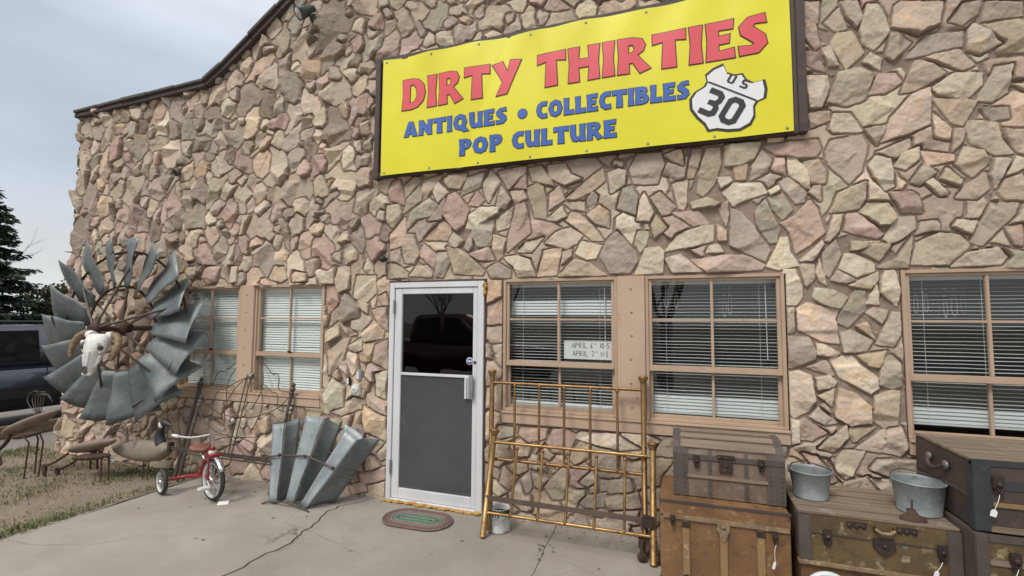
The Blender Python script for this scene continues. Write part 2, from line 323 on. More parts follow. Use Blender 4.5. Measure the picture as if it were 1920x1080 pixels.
    def build(s, name, m, parent=None, fix=True, colors=None):
        me = bpy.data.meshes.new(name); me.from_pydata(s.v, [], s.f); me.update()
        me.polygons.foreach_set('use_smooth', s.sm)
        if fix:
            bm = bmesh.new(); bm.from_mesh(me); bmesh.ops.recalc_face_normals(bm, faces=bm.faces); bm.to_mesh(me); bm.free()
        if colors is not None:
            at = me.color_attributes.new('tint', 'FLOAT_COLOR', 'POINT'); at.data.foreach_set('color', np.asarray(colors, dtype=np.float32).ravel())
        me.materials.append(MAT[m]); o = bpy.data.objects.new(name, me); COL.objects.link(o)
        if parent: adopt(o, parent)
        return o
def one(name, m, parent, *a, **k): return MB().box(*a, **k).build(name, m, parent)
def spline(pts, n=8):
    P = [Vector(p) for p in pts]; P = [2*P[0]-P[1]]+P+[2*P[-1]-P[-2]]; o = []
    for i in range(1, len(P)-2):
        for j in range(n):
            t = j/n; a, b, c, d = P[i-1:i+3]
            o.append(.5*((2*b)+(c-a)*t+(2*a-5*b+4*c-d)*t*t+(3*b-a-3*c+d)*t**3))
    return o+[P[-2]]
# ------------------------------------------------------------------ ground
def poly_slab(name, outline, top, thick, m, label=None):
    n = len(outline); mb = MB()
    mb.add([(x, y, top) for x, y in outline], [tuple(range(n))])
    mb.add([(x, y, top) for x, y in outline]+[(x, y, top-thick) for x, y in outline], [(i, (i+1) % n, n+(i+1) % n, n+i) for i in range(n)])
    return tag(mb.build(name, m), kind='structure')
def jag(pts, amp, step, seed):
    r = random.Random(seed); o = []
    for (x0, y0), (x1, y1) in zip(pts, pts[1:]):
        L = math.hypot(x1-x0, y1-y0); k = max(1, int(L/step))
        for i in range(k):
            t = i/k; a = 0 if i == 0 else r.uniform(-amp, amp)
            o.append((x0+(x1-x0)*t-(y1-y0)/L*a, y0+(y1-y0)*t+(x1-x0)/L*a))
    return o+[pts[-1]]
def ground():
    mb = MB(); mb.box(-300, 300, -300, 300, -.5, -.13); tag(mb.build('ground', 'earth'), kind='structure')
    poly_slab('road', [(-80, -17), (80, -17), (80, -30), (-80, -30)], -.10, .1, 'asphalt')
    edge = jag([(-4.90, .12), (-4.90, -1.2), (-4.93, -1.75), (-5.0, -4), (-5.0, -9)], .02, .11, 3)
    ca = jag([(-2.72, .12), (-2.79, -.06), (-2.95, -.30), (-2.94, -.50), (-2.80, -1.02), (-2.86, -1.55), (-2.92, -2.4), (-2.9, -9)], .022, .06, 5)
    cb = jag([(-1.0, .12), (-.985, -.1), (-.955, -.72), (-.93, -2), (-.9, -9)], .008, .08, 6)
    g = .007
    poly_slab('pavement', edge+[(p[0]-g, p[1]) for p in ca[::-1]], 0, .12, 'concrete')
    poly_slab('pavement', [(p[0]+g, p[1]) for p in ca]+[(p[0]-.003, p[1]) for p in cb[::-1]], -.003, .12, 'concrete_right')
    poly_slab('pavement', [(p[0]+.003, p[1]) for p in cb]+[(9, -9), (9, .12)], -.002, .12, 'concrete_right')
    poly_slab('pavement', [(-6, -9.012), (9, -9.012), (9, -17), (-30, -17), (-30, -9.012)], -.01, .11, 'concrete_right')
    poly_slab('crack_soil', [(-4.8, .12), (-4.8, -9), (8.9, -9), (8.9, .12)], -.022, .02, 'soil')
    # lawn: gently uneven sheet
    n = 60; mb = MB(); vs = []; r = random.Random(2)
    for j in range(n+1):
        for i in range(n+1):
            x = -8.3+3.45*i/n; y = -9+9.3*j/n
            vs.append((x, y, -.035+.02*math.sin(x*3+1)*math.sin(y*2.3)+r.uniform(-.007, .007)+(.03 if x > -5.08 else 0)))
    mb.add(vs, [(j*(n+1)+i, j*(n+1)+i+1, (j+1)*(n+1)+i+1, (j+1)*(n+1)+i) for j in range(n) for i in range(n)], None, True)
    tag(mb.build('lawn', 'lawn', fix=False), kind='structure')
    mb = MB(); mb.box(-40, -8.28, -9, 40, -.3, -.045); tag(mb.build('gravel', 'gravel'), kind='structure')
    # grass blades, one mass
    vs = []; fs = []; cs = []; r = random.Random(9)
    def dens(x, y):
        a = math.sin(x*2.1+.5)*math.sin(y*3.1+1.3)+.6*math.sin(x*5.3-y*2.2)+.4*math.sin(x*9+y*7)
        return a
    cnt = 0
    while cnt < 19000:
        x = r.uniform(-8.25, -4.88); y = r.uniform(-3.4, .05)
        if y > -.06 and x > -7.5: continue
        e = -4.90-x; d = dens(x, y); edge_b = e < .16
        p = .22+.42*d
        if edge_b: p = .68 if y < -.5 else .4
        if y > -.3 and x < -5: p = max(p, .55)
        if r.random() > max(.10, min(1, p)): continue
        gr = r.random() < (.75 if edge_b else .32+.28*d)
        h = r.uniform(.018, .05)*(1.35 if edge_b else 1)*(1.15 if gr else .85); a = r.uniform(0, 6.28); wd = r.uniform(.0025, .005); le = r.uniform(.1, 1.3) if gr else r.uniform(.6, 2.2)
        c, s_ = math.cos(a), math.sin(a); b = len(vs); z = -.035
        if x > -5.05: z = -.008
        vs += [(x-s_*wd, y+c*wd, z), (x+s_*wd, y-c*wd, z), (x+c*h*le*.45-s_*wd*.6, y+s_*h*le*.45+c*wd*.6, z+h*.6), (x+c*h*le*.45+s_*wd*.6, y+s_*h*le*.45-c*wd*.6, z+h*.6), (x+c*h*le, y+s_*h*le, z+h/(1+.3*le))]
        fs += [(b, b+1, b+3, b+2), (b+2, b+3, b+4)]
        v = r.uniform(.75, 1.25)
        col = (.11*v, .145*v, .05*v, 1) if gr else (.33*v, .265*v, .165*v, 1)
        cs += [col]*5; cnt += 1
    mb = MB(); mb.v = vs; mb.f = fs; mb.sm = [False]*len(fs)
    tag(mb.build('grass', 'grass', fix=False, colors=cs), 'sparse half dry grass on the bare soil beside the concrete', 'grass', kind='stuff')
ground()

# ------------------------------------------------------------------ the stone front
TR = 'p-2693,2947 -2650,3050 -2560,3055 -2516,2807 -2660,2864;t-2705,2814 -2568,2811 -2536,2723 -2564,2672 -2637,2584 -2700,2641;o-2666,2520 -2505,2681 -2487,2549 -2542,2409 -2661,2375;g-2528,2722 -2480,2863 -2351,2990 -2313,2928 -2332,2838 -2448,2769;t-2293,3031 -2108,3065 -2191,2956 -2289,2848 -2321,2994;c-2205,2919 -2135,2997 -2042,2892 -2145,2805;t-2093,3012 -2024,3063 -1852,3059 -1858,3003 -1925,2921 -2022,2929;g-2474,2614 -2417,2727 -2246,2851 -2145,2773 -2228,2676 -2372,2659 -2472,2561;g-2241,2632 -2069,2843 -2061,2792 -2100,2635;p-2087,2679 -2034,2866 -1965,2886 -1826,2718 -1865,2577 -1946,2519;g-1910,2856 -1844,3015 -1670,3048 -1709,2914 -1842,2876;p-1827,2755 -1748,2874 -1674,2787 -1733,2736;c-1689,2938 -1605,3060 -1519,2947 -1628,2765 -1654,2798;g-1539,3041 -1266,3057 -1272,3003 -1435,2866;p-1384,2880 -1272,2997 -1265,2864;g-1556,2704 -1506,2903 -1409,2767 -1472,2698;t-1416,2840 -1296,2848 -1265,2779 -1364,2721;c-1858,2539 -1812,2660 -1706,2721 -1523,2714 -1529,2660 -1810,2524;g-1782,2448 -1783,2522 -1704,2579 -1574,2602 -1597,2365 -1728,2353;c-1554,2594 -1383,2698 -1432,2520 -1547,2496;p-1444,2406 -1358,2714 -1271,2732 -1226,2466 -1443,2298;t-1259,2863 -1161,2902 -1112,2874 -1081,2741 -1087,2576 -1184,2594 -1240,2777;o-2281,2461 -2100,2616 -2001,2572 -2000,2497 -2054,2437 -2237,2446;c-2033,2423 -1973,2508 -1876,2421 -1943,2362 -2012,2384;g-1861,2353 -1796,2486 -1781,2374 -1821,2314;o-1579,2462 -1457,2419 -1494,2264 -1532,2223 -1577,2316;g-2535,2408 -2486,2510 -2397,2505 -2335,2322 -2398,2228 -2493,2238;p-2342,2310 -2294,2410 -2150,2302 -2175,2177;g-2159,2101 -2136,2327 -2038,2323 -2009,2234 -2089,2087;o-2046,2373 -1915,2342 -1807,2276 -1666,2137 -1685,2101 -1966,2121;p-1807,2295 -1623,2348 -1570,2231 -1727,2242;g-1640,2148 -1531,2205 -1410,2130 -1416,2070 -1594,2069;c-1481,2252 -1343,2258 -1231,2219 -1182,2076 -1341,2075 -1379,2164;c-1343,2294 -1269,2374 -1111,2413 -1219,2289;t-2688,2232 -2597,2229 -2461,2134 -2468,2089 -2676,2094;t-2439,2108 -2375,2196 -2246,2204 -2195,2139 -2202,2096;o-1164,2070 -1099,2295 -945,2318 -991,2083;c-1087,2365 -992,2453 -875,2487 -765,2418 -817,2352 -898,2304;t-933,2277 -857,2297 -863,2240 -945,2174;t-974,2071 -829,2215 -693,2165 -572,2072;c-829,2261 -771,2361 -603,2319 -648,2220 -727,2206;g-615,2230 -559,2362 -471,2430 -333,2252 -313,2186 -367,2089 -539,2083;t-1247,3043 -1124,3055 -1016,2866 -1210,2931;t-1070,3049 -921,3057 -862,2946 -770,2902 -921,2863 -1052,2940;t-897,2744 -747,2865 -588,2977 -572,2872 -679,2790 -828,2733;p-1051,2656 -1051,2798 -968,2861 -921,2740;c-1075,2569 -944,2678 -903,2587 -992,2552;t-909,2553 -863,2619 -793,2603 -680,2493 -592,2364 -681,2368 -840,2502;t-725,2587 -623,2660 -546,2598 -541,2468 -658,2514;t-544,2938 -455,2958 -396,2935 -413,2824 -523,2760;g-469,2626 -424,2791 -359,2808 -307,2714 -324,2560;t-921,2705 -747,2703 -748,2623 -863,2654;g-725,2713 -679,2778 -634,2740 -646,2673 -702,2620;g-369,2943 -303,3072 -124,3063 -94,2971 -148,2811 -242,2809 -338,2828;g-93,3037 40,3061 53,2945 -33,2981;g81,2834 120,3057 189,3066 177,2964 125,2830;t165,2858 228,3056 325,3055 332,2927 280,2773 201,2673 153,2709;c360,2903 363,3062 615,3063 566,2944 463,2892;o421,2886 519,2897 498,2784 433,2790;g534,2770 551,2883 623,3000 684,2921 654,2831;p633,3030 985,3039 1008,2966 981,2919 860,2907 712,2959;c791,2920 851,2903 910,2826 930,2674 897,2687 795,2787;t894,2878 997,2887 1036,2794 1025,2705 940,2713;g1041,2933 1077,3018 1267,3039 1297,2962 1257,2772 1181,2691 1054,2841;t-31,2790 76,2818 72,2630 51,2577 12,2591;c300,2813 386,2816 404,2782 327,2726;t102,2627 220,2661 315,2611 277,2588 111,2584;c336,2694 413,2761 607,2743 650,2667 456,2611 409,2583;c655,2677 723,2717 735,2681 672,2645;g723,2743 795,2767 904,2646 893,2577 833,2572;c925,2644 957,2692 999,2688 991,2580;g653,2626 747,2649 814,2523 742,2458 673,2543;g555,2521 630,2608 722,2378 702,2289 657,2281 571,2418;p732,2428 821,2473 928,2585 968,2522 1012,2342 917,2259 830,2199 791,2355;g395,2563 464,2527 553,2409 587,2335 656,2231 618,2142 383,2274;p-39,2562 160,2559 235,2448 118,2445;t305,2570 368,2618 375,2523 359,2430;c-309,2515 -286,2679 -254,2737 -183,2572 -215,2503;t-202,2695 -129,2733 -18,2604 -60,2553 -121,2546;t-200,2464 -162,2549 -82,2446 -175,2365;c-95,2253 -2,2377 78,2405 216,2439 269,2436 261,2321 115,2276 16,2269;o293,2445 358,2389 356,2316 299,2319;c211,2229 232,2276 299,2288 335,2224;p103,2171 353,2198 492,2187 617,2112 598,2082 208,2073;c-96,2188 15,2222 180,2079 -47,2080;c-330,2072 -249,2281 -145,2287 -105,2253 -118,2077;c-332,2318 -300,2426 -221,2411 -238,2313 -291,2250;c630,2101 729,2318 773,2316 787,2215 840,2105 705,2079;c850,2144 993,2275 1001,2255 930,2141;c1051,2487 1105,2620 1278,2692 1266,2577 1231,2503;t1235,2481 1284,2538 1404,2528 1452,2425 1406,2378 1353,2377;p1137,2348 1157,2472 1219,2473 1366,2312 1335,2282;t1016,2280 1070,2464 1125,2465 1097,2345 1039,2274;c1368,2276 1452,2425 1548,2423 1555,2338 1445,2254 1400,2238;t1169,2267 1349,2259 1225,2209 1171,2207;t1523,2090 1554,2231 1678,2300 1796,2280 1847,2217 1839,2191 1731,2083;c1741,2070 1831,2157 1993,2184 2036,2123 2001,2078 1840,2071;t1327,2078 1441,2137 1534,2276 1515,2161 1496,2068;g1557,2293 1589,2380 1675,2384 1679,2322 1629,2320;c1764,2343 1787,2385 1889,2370 1858,2294 1818,2309;g1855,2234 1894,2335 1982,2485 2113,2475 2089,2400 1914,2205;p2039,2318 2124,2330 2117,2196 2079,2206;t1232,2191 1326,2251 1407,2229 1336,2123;g993,2192 1079,2281 1107,2178 1030,2013 1000,2042;c1092,2076 1131,2177 1185,2179 1308,2097 1303,2052 1202,2014;t1042,1994 1087,2058 1186,1991 1131,1969;c1154,1951 1325,2042 1323,1988 1275,1926;t843,2103 864,2116 937,2114 942,2006 883,1951;c948,2053 971,2145 1013,1958 974,1987;c722,1963 738,2077 813,2075 855,1952 852,1867 813,1811 739,1821;c1339,2006 1370,2050 1422,2048 1445,1897 1427,1808 1335,1898;c917,1866 940,1936 1051,1920 1135,1864 1086,1782 1008,1810;c1249,1818 1315,1961 1324,1818;g1071,1691 1101,1782 1183,1909 1244,1908 1243,1773 1128,1655;c717,1623 730,1793 796,1792 799,1615 741,1604;c817,1783 880,1829 1085,1773 1052,1718 1077,1537 967,1553 824,1634;c1246,1755 1293,1791 1374,1773 1334,1684;o1182,1665 1244,1692 1285,1577;c1298,1541 1364,1693 1403,1764 1440,1755 1440,1597 1394,1526;g720,1358 726,1585 888,1572 930,1469 922,1425 776,1360;c932,1529 989,1522 1076,1466 1050,1443 936,1455;g1087,1605 1145,1635 1277,1565 1238,1492 1102,1474;p868,1364 999,1420 1033,1311;c1012,1427 1151,1454 1186,1404 1291,1308 1295,1238 1251,1193 1070,1299;o1188,1455 1352,1488 1306,1380 1258,1385;t1303,1309 1332,1423 1381,1460 1426,1413 1431,1252 1372,1235 1302,1266;c718,1208 734,1314 815,1339 892,1305 906,1130 871,1055 778,997 727,1060;c920,1292 1008,1310 1050,1269 1030,1231 928,1204;o933,1161 1036,1217 1013,1093;t1030,1051 1068,1219 1166,1188 1248,1108 1243,995 1121,971 1036,1022;t1256,1010 1274,1180 1371,1221 1418,1216 1397,992 1314,965;c876,1011 924,1080 1047,980 970,960;p810,977 843,994 975,903 890,845 819,846;c728,883 751,988 804,977 806,830 746,796;t921,797 1096,970 1099,884 1015,777;o1106,899 1120,950 1266,961 1141,853;c1158,812 1325,959 1322,875 1289,796;c1301,804 1337,946 1420,973 1449,845 1400,786;p821,748 901,738 1028,575 965,550;c1020,679 1066,789 1202,793 1121,629 1082,598 1030,636;c1228,683 1274,740 1540,770 1522,664 1329,643;c1225,614 1356,612 1360,528 1302,529;t972,525 1211,630 1117,516;p1132,509 1203,612 1258,520;g927,3951 926,4122 1035,4098 1023,3931 979,3932;t1068,3922 1159,4017 1203,3848 1128,3848;g1173,4067 1272,4045 1303,3903 1264,3851 1206,3938;c1282,3817 1331,3995 1403,3994 1446,3888 1459,3767 1366,3659 1296,3710;t1478,3807 1508,3963 1544,3985 1780,3932 1751,3780 1625,3726;t1812,3782 1888,3894 1984,3886 1970,3805 1881,3746;t1988,3745 2016,3879 2204,3837 2199,3742;p920,3929 1004,3919 1030,3745 998,3728 924,3843;t1100,3762 1140,3830 1239,3826 1305,3648 1192,3542 1146,3633;c1042,3728 1099,3740 1138,3582 1082,3584;p933,3733 1009,3688 1055,3543 936,3617;c927,3534 1067,3511 1082,3418 1021,3277 945,3288;t1066,3315 1142,3528 1277,3542 1352,3463 1292,3296 1182,3269;c1297,3583 1341,3634 1410,3585 1396,3507;t1434,3595 1464,3751 1522,3732 1583,3670 1474,3559;g1549,3560 1681,3708 1878,3690 1874,3592 1663,3568;c1893,3554 1911,3705 1945,3740 2084,3573 1966,3519;t1662,3547 1851,3569 1931,3449 1865,3419;p1311,3330 1382,3473 1487,3462 1519,3392 1424,3335;t1516,3313 1605,3535 1661,3525 1773,3407 1607,3320;c1697,3320 1810,3400 1970,3387 1966,3305 1877,3215 1717,3275;t1380,2973 1451,3143 1572,3283 1675,3324 1669,3071 1549,3016;o1688,3251 1935,3193 1847,3033 1794,3054;t1689,3138 1782,3014 1773,2946 1692,2970;g1935,3200 2045,3415 2127,3415 2097,3230 2012,3175;g1948,3143 2092,3122 2098,3054 2006,3046;t1868,3017 1881,3063 2036,3029 2050,2913 2106,2813 2014,2809 1884,2906;c1065,3107 1100,3221 1204,3206 1271,3066 1089,3081;t931,3245 1070,3240 1074,3180 953,3136;t1284,3078 1420,3090 1356,2954;t1354,2897 1547,2974 1545,2918 1462,2849;c1454,2786 1498,2881 1601,2911 1597,2828 1516,2759;o1611,2882 1784,2835 1782,2794 1640,2781;t1797,2765 1851,2882 1944,2844 1976,2760 1883,2675;t1786,2862 1803,3012 1857,3005 1842,2924;c1304,2816 1347,2876 1428,2846 1443,2646 1396,2622 1330,2727;t1546,2665 1629,2789 1687,2721 1589,2640;t1712,2677 1748,2743 1824,2653 1806,2621;t1792,2534 1838,2611 1957,2695 1972,2586 1897,2526;c1982,2679 2013,2783 2084,2775 2003,2584;c1623,2658 1669,2682 1740,2566 1707,2561;p1418,2606 1531,2597 1575,2565 1592,2453 1481,2461;t-3288,2055 -3280,2224 -3135,2219 -3127,2004 -3240,1958;c-3081,1908 -3046,2121 -2823,2116 -2804,1952 -2925,1860;o-2800,1824 -2776,1905 -2696,1951 -2666,1835;g-3233,1767 -3154,1945 -3007,1813 -3004,1720 -3200,1660;o-3038,1884 -2897,1836 -2908,1755 -3007,1813;o-3258,1659 -3026,1544 -3109,1519;t-2957,1557 -2837,1674 -2712,1583 -2723,1514 -2912,1476;p-2854,1778 -2692,1812 -2672,1583 -2781,1651;c-3105,1414 -2955,1510 -2951,1394 -3047,1369;t-3377,1360 -3193,1482 -3109,1507 -3186,1295 -3323,1125;p-2824,1283 -2802,1444 -2669,1492 -2661,1210;c-3143,1273 -3104,1367 -3019,1346 -2986,1209 -3067,1136;p-3242,1269 -3157,1272 -3093,1065 -3149,1063;c-3388,934 -3293,1103 -3147,1016 -3168,830 -3309,786;c-2774,968 -2780,1171 -2661,1198 -2679,928;o-2927,687 -2919,846 -2661,751 -2667,529 -2884,623;t-2743,412 -2654,508 -2637,378 -2714,348;p-2951,191 -2660,288 -2657,179 -2920,105;o-3057,89 -2894,130 -2864,45 -3026,4;p-3400,1912 -3405,2033 -3301,2031 -3237,1862 -3378,1743;t-3386,1574 -3257,1647 -3224,1529 -3366,1455;p-5149,2146 -5103,2281 -4885,2274 -4928,2114 -5071,2077;t-4173,2124 -4114,2250 -3985,2246 -3930,2118 -4008,2082;c-4713,2083 -4725,2269 -4620,2266 -4609,2094;o-3849,2079 -3823,2191 -3667,2162 -3663,2087;c-1538,671 -1512,767 -1365,753 -1374,693 -1501,657;o-1320,706 -1303,766 -1074,775 -1092,692 -1231,647;p-1074,661 -1023,771 -904,781 -821,731 -888,581 -1023,584;c-838,714 -788,766 -499,774 -315,681 -469,652;o-896,548 -788,686 -707,677 -724,565 -838,506;t-1091,286 -1023,374 -921,481 -888,389 -938,208 -1022,198;c-1309,326 -1230,400 -1203,273 -1247,219;t-1426,429 -1266,495 -1248,415 -1354,362;c-789,368 -692,458 -660,383 -725,344;c-1571,213 -1553,299 -1434,213 -1497,172;g-790,195 -725,266 -581,299 -598,189 -741,170;t-582,268 -334,329 -305,227 -566,178'
PAL = {'g': (.45, .38, .305), 't': (.53, .425, .32), 'c': (.64, .54, .415), 'p': (.53, .385, .32), 'o': (.62, .47, .34), 'w': (.68, .60, .50), 'd': (.31, .24, .19)}
OPEN = [(-2.645, -1.635, -.2, 2.06), (-5.56, -3.425, .795, 2.044), (-1.485, .75, .795, 2.044), (1.452, 3.62, .795, 2.044)]
def roof_z(x):
    x = np.asarray(x, float); xm = -.96; u = np.abs(x-xm); lo = 4.455
    return np.where(u > 4.2, lo, lo+.667*(4.2-u))
_lat = {}
def noise2(x, z, f, seed):
    if seed not in _lat: _lat[seed] = np.random.RandomState(seed).rand(256, 256)
    L = _lat[seed]; a = x*f+500; b = z*f+500; i = np.floor(a).astype(int); j = np.floor(b).astype(int); u = a-i; v = b-j
    u = u*u*(3-2*u); v = v*v*(3-2*v); i0 = i % 256; i1 = (i+1) % 256; j0 = j % 256; j1 = (j+1) % 256
    return (L[i0, j0]*(1-u)+L[i1, j0]*u)*(1-v)+(L[i0, j1]*(1-u)+L[i1, j1]*u)*v-.5
def fbm(x, z, f, seed, o=4):
    s = 0; a = 1
    for k in range(o): s = s+a*noise2(x, z, f*2**k, seed+k); a *= .52
    return s
def stone_field(X, Z, traces, opens, rng, size_fn, pal_fn, ht_fn):
    """height of the stone face above the mortar, colour and mortar share on the grid X, Z"""
    xs = X[0]; zs = Z[:, 0]; x_lo, x_hi, z_lo, z_hi = xs[0], xs[-1], zs[0], zs[-1]
    Xw = X+.006*noise2(X, Z, 9, 11)+.006*noise2(X, Z, 34, 12); Zw = Z+.006*noise2(X, Z, 9, 13)+.006*noise2(X, Z, 34, 14)
    best = np.full(X.shape, -9.); sid = np.full(X.shape, -1)
    P = []   # per stone: cx, cz, size, kind
    for k, poly in traces:
        a = np.array(poly); cx, cz = a.mean(0); ext = np.ptp(a, axis=0); idn = len(P); P.append((cx, cz, .5*math.sqrt(ext[0]*ext[1]), k, True))
        i0, i1 = np.searchsorted(xs, (a[:, 0].min()-.05, a[:, 0].max()+.05)); j0, j1 = np.searchsorted(zs, (a[:, 1].min()-.05, a[:, 1].max()+.05))
        if i1 <= i0 or j1 <= j0: continue
        px = Xw[j0:j1, i0:i1]; pz = Zw[j0:j1, i0:i1]; d = np.full(px.shape, 9.); s = np.ones(px.shape); n = len(a); jn = n-1
        for i in range(n):
            ex, ez = a[jn]-a[i]; wx = px-a[i][0]; wz = pz-a[i][1]; t = np.clip((wx*ex+wz*ez)/(ex*ex+ez*ez+1e-9), 0, 1)
            d = np.minimum(d, (wx-ex*t)**2+(wz-ez*t)**2)
            c1 = pz >= a[i][1]; c2 = pz < a[jn][1]; c3 = ex*wz > ez*wx
            s = np.where((c1 & c2 & c3) | (~c1 & ~c2 & ~c3), -s, s); jn = i
        sd = -s*np.sqrt(d)+.0085
        b = best[j0:j1, i0:i1]; q = sid[j0:j1, i0:i1]; m = sd > b; b[m] = sd[m]; q[m] = idn
    tr_sd = best.copy()
    # random angular stones everywhere else
    seeds = []; bins = {}
    tries = int((x_hi-x_lo)*(z_hi-z_lo)*900)
    tpts = np.array([(p[0], p[1]) for p in P]) if P else None
    for _ in range(tries):
        x = rng.uniform(x_lo-.1, x_hi+.1); z = rng.uniform(z_lo-.1, z_hi+.1); sz = size_fn(x, z)*rng.choice([.62, .8, 1, 1, 1.15, 1.45])
        if any(o[0] < x < o[1] and o[2] < z < o[3] for o in opens): continue
        if P:
            i = min(len(xs)-1, np.searchsorted(xs, x)); j = min(len(zs)-1, np.searchsorted(zs, z))
            if tr_sd[j, i] > -.4*sz and tr_sd[j, i] > -.05: continue
        bx, bz = int(x//.3), int(z//.3); ok = True
        for u in (-1, 0, 1):
            for v in (-1, 0, 1):
                for q in bins.get((bx+u, bz+v), ()):
                    if (q[0]-x)**2+(q[1]-z)**2 < (.74*(q[2]+sz))**2: ok = False
        if not ok: continue
        seeds.append((x, z, sz)); bins.setdefault((bx, bz), []).append((x, z, sz))
    K = 5; N = len(seeds); base = len(P)
    nx = np.zeros((N, K)); nz_ = np.zeros((N, K)); rr = np.zeros((N, K))
    for i, (x, z, sz) in enumerate(seeds):
        a0 = rng.uniform(0, 6.28); st = rng.uniform(1., 2.5); ang = rng.gauss(1.25, .65) if x < -2.7 else rng.uniform(0, 3.14); ca, sa = math.cos(ang), math.sin(ang)
        for k in range(K):
            a = a0+2*math.pi*(k+rng.uniform(-.38, .38))/K; ux, uz = math.cos(a), math.sin(a)
            el = abs(ux*ca+uz*sa); r = sz*rng.uniform(.7, 1.25)*(st*el+(1-el)/st**.5)
            nx[i, k] = ux; nz_[i, k] = uz; rr[i, k] = r
        P.append((x, z, sz, pal_fn(x, z, rng), False))
    S = np.array([(a, b) for a, b, c in seeds]); SZ = np.array([c for a, b, c in seeds])
    T = .4
    for tx in np.arange(x_lo, x_hi, T):
        i0, i1 = np.searchsorted(xs, (tx, tx+T))
        if i1 <= i0: continue
        for tz in np.arange(z_lo, z_hi, T):
            j0, j1 = np.searchsorted(zs, (tz, tz+T))
            if j1 <= j0: continue
            c = np.where((np.abs(S[:, 0]-tx-T/2) < T/2+.5) & (np.abs(S[:, 1]-tz-T/2) < T/2+.5))[0]
            if len(c) < 2: continue
            px = Xw[j0:j1, i0:i1].ravel(); pz = Zw[j0:j1, i0:i1].ravel()
            g = np.full((len(c), len(px)), -9.); gr = np.zeros((len(c), len(px)))
            dx = px[None]-S[c, 0][:, None]; dz = pz[None]-S[c, 1][:, None]
            for k in range(K):
                v = (dx*nx[c, k][:, None]+dz*nz_[c, k][:, None])/rr[c, k][:, None]; m = v > g; g = np.where(m, v, g); gr = np.where(m, rr[c, k][:, None], gr)
            o = np.argpartition(g, 1, axis=0); ar = np.arange(len(px)); a, b = o[0], o[1]
            sw = g[a, ar] > g[b, ar]; a, b = np.where(sw, b, a), np.where(sw, a, b)
            e = (g[b, ar]-g[a, ar])/(1/gr[a, ar]+1/gr[b, ar])-.0062
            e = np.minimum(e, (1.75-g[a, ar])*gr[a, ar])
            e = e.reshape(j1-j0, i1-i0); e = np.minimum(e, -tr_sd[j0:j1, i0:i1]-.009)
            q = best[j0:j1, i0:i1]; m = e > q; q[m] = e[m]; sid[j0:j1, i0:i1][m] = base+c[a].reshape(e.shape)[m]
    for (a, b, c, d) in opens:
        od = np.maximum(np.maximum(a-X, X-b), np.maximum(c-Z, Z-d)); best = np.minimum(best, od+.0005)
    best = np.minimum(best, (Z-z_lo)+.03)
    # heights
    n = len(P); cx = np.array([p[0] for p in P]); cz = np.array([p[1] for p in P]); sz = np.array([p[2] for p in P])
    H = np.zeros(n); tlx = np.zeros(n); tlz = np.zeros(n); fa = np.zeros((n, 3)); fo = np.zeros((n, 3)); fs = np.zeros((n, 3)); col = np.zeros((n, 3))
    for i, p in enumerate(P):
        h, tilt, slope = ht_fn(p[0], p[1], rng); H[i] = h; tlx[i] = rng.gauss(0, tilt); tlz[i] = rng.gauss(0, tilt)
        for f in range(3): fa[i, f] = rng.uniform(0, 6.28); fo[i, f] = rng.uniform(.1, .85)*p[2]; fs[i, f] = rng.uniform(.2, 1)*slope
        c = np.array(PAL[p[3]]); c = c*rng.uniform(.8, 1.16); c = c*(1+np.array([rng.gauss(0, .025) for _ in range(3)])); col[i] = c
    s = np.clip(sid, 0, n-1); dx = X-cx[s]; dz = Z-cz[s]
    top = H[s]+tlx[s]*dx+tlz[s]*dz
    fn = .012*fbm(X, Z, 14, 40, 3)
    for f in range(3): top = np.minimum(top, H[s]*1.05+fn-fs[s, f]*(dx*np.cos(fa[s, f])+dz*np.sin(fa[s, f])-fo[s, f]))
    top = np.maximum(top+.007*fbm(X, Z, 6, 60, 5)+.0075*fbm(X, Z, 22, 66, 3), .012)
    e = np.clip((best+.003*noise2(X, Z, 60, 21))/.009, 0, 1); rise = 1-(1-e)**2.6
    h = np.where(sid >= 0, top*rise, 0)+.004*fbm(X, Z, 18, 30, 3)
    mort = 1-np.clip(best/.007, 0, 1); mort[sid < 0] = 1
    mc = np.array((.27, .198, .156))*(1+.25*fbm(X, Z, 4, 70, 3))[..., None]
    # colour bands inside a stone follow its bedding
    band = fbm(dx*np.cos(fa[s, 0])*1+dz*np.sin(fa[s, 0])+cx[s]*7, (dx*-np.sin(fa[s, 0])+dz*np.cos(fa[s, 0]))*.25+cz[s]*5, 12, 80, 3)
    c = col[s]*(1+.22*band[..., None]*np.array((.8, 1, 1.15)))
    c = np.where((band > .40)[..., None], c*np.array((1.06, .955, .83)), c)
    c = c*(1-mort[..., None])+mc*mort[..., None]
    return h, np.clip(c, .02, .8), mort
def grid_lines(lo, hi, fn, must):
    must = sorted([m for m in must if lo < m < hi]+[lo, hi]); o = []
    for a, b in zip(must, must[1:]):
        x = a
        while x < b-1e-6:
            o.append(x); st = fn(x); k = max(1, round((b-x)/st)) if b-x < 6*st else None
            x += st if k is None else (b-x)/k
    return np.array(o+[hi])
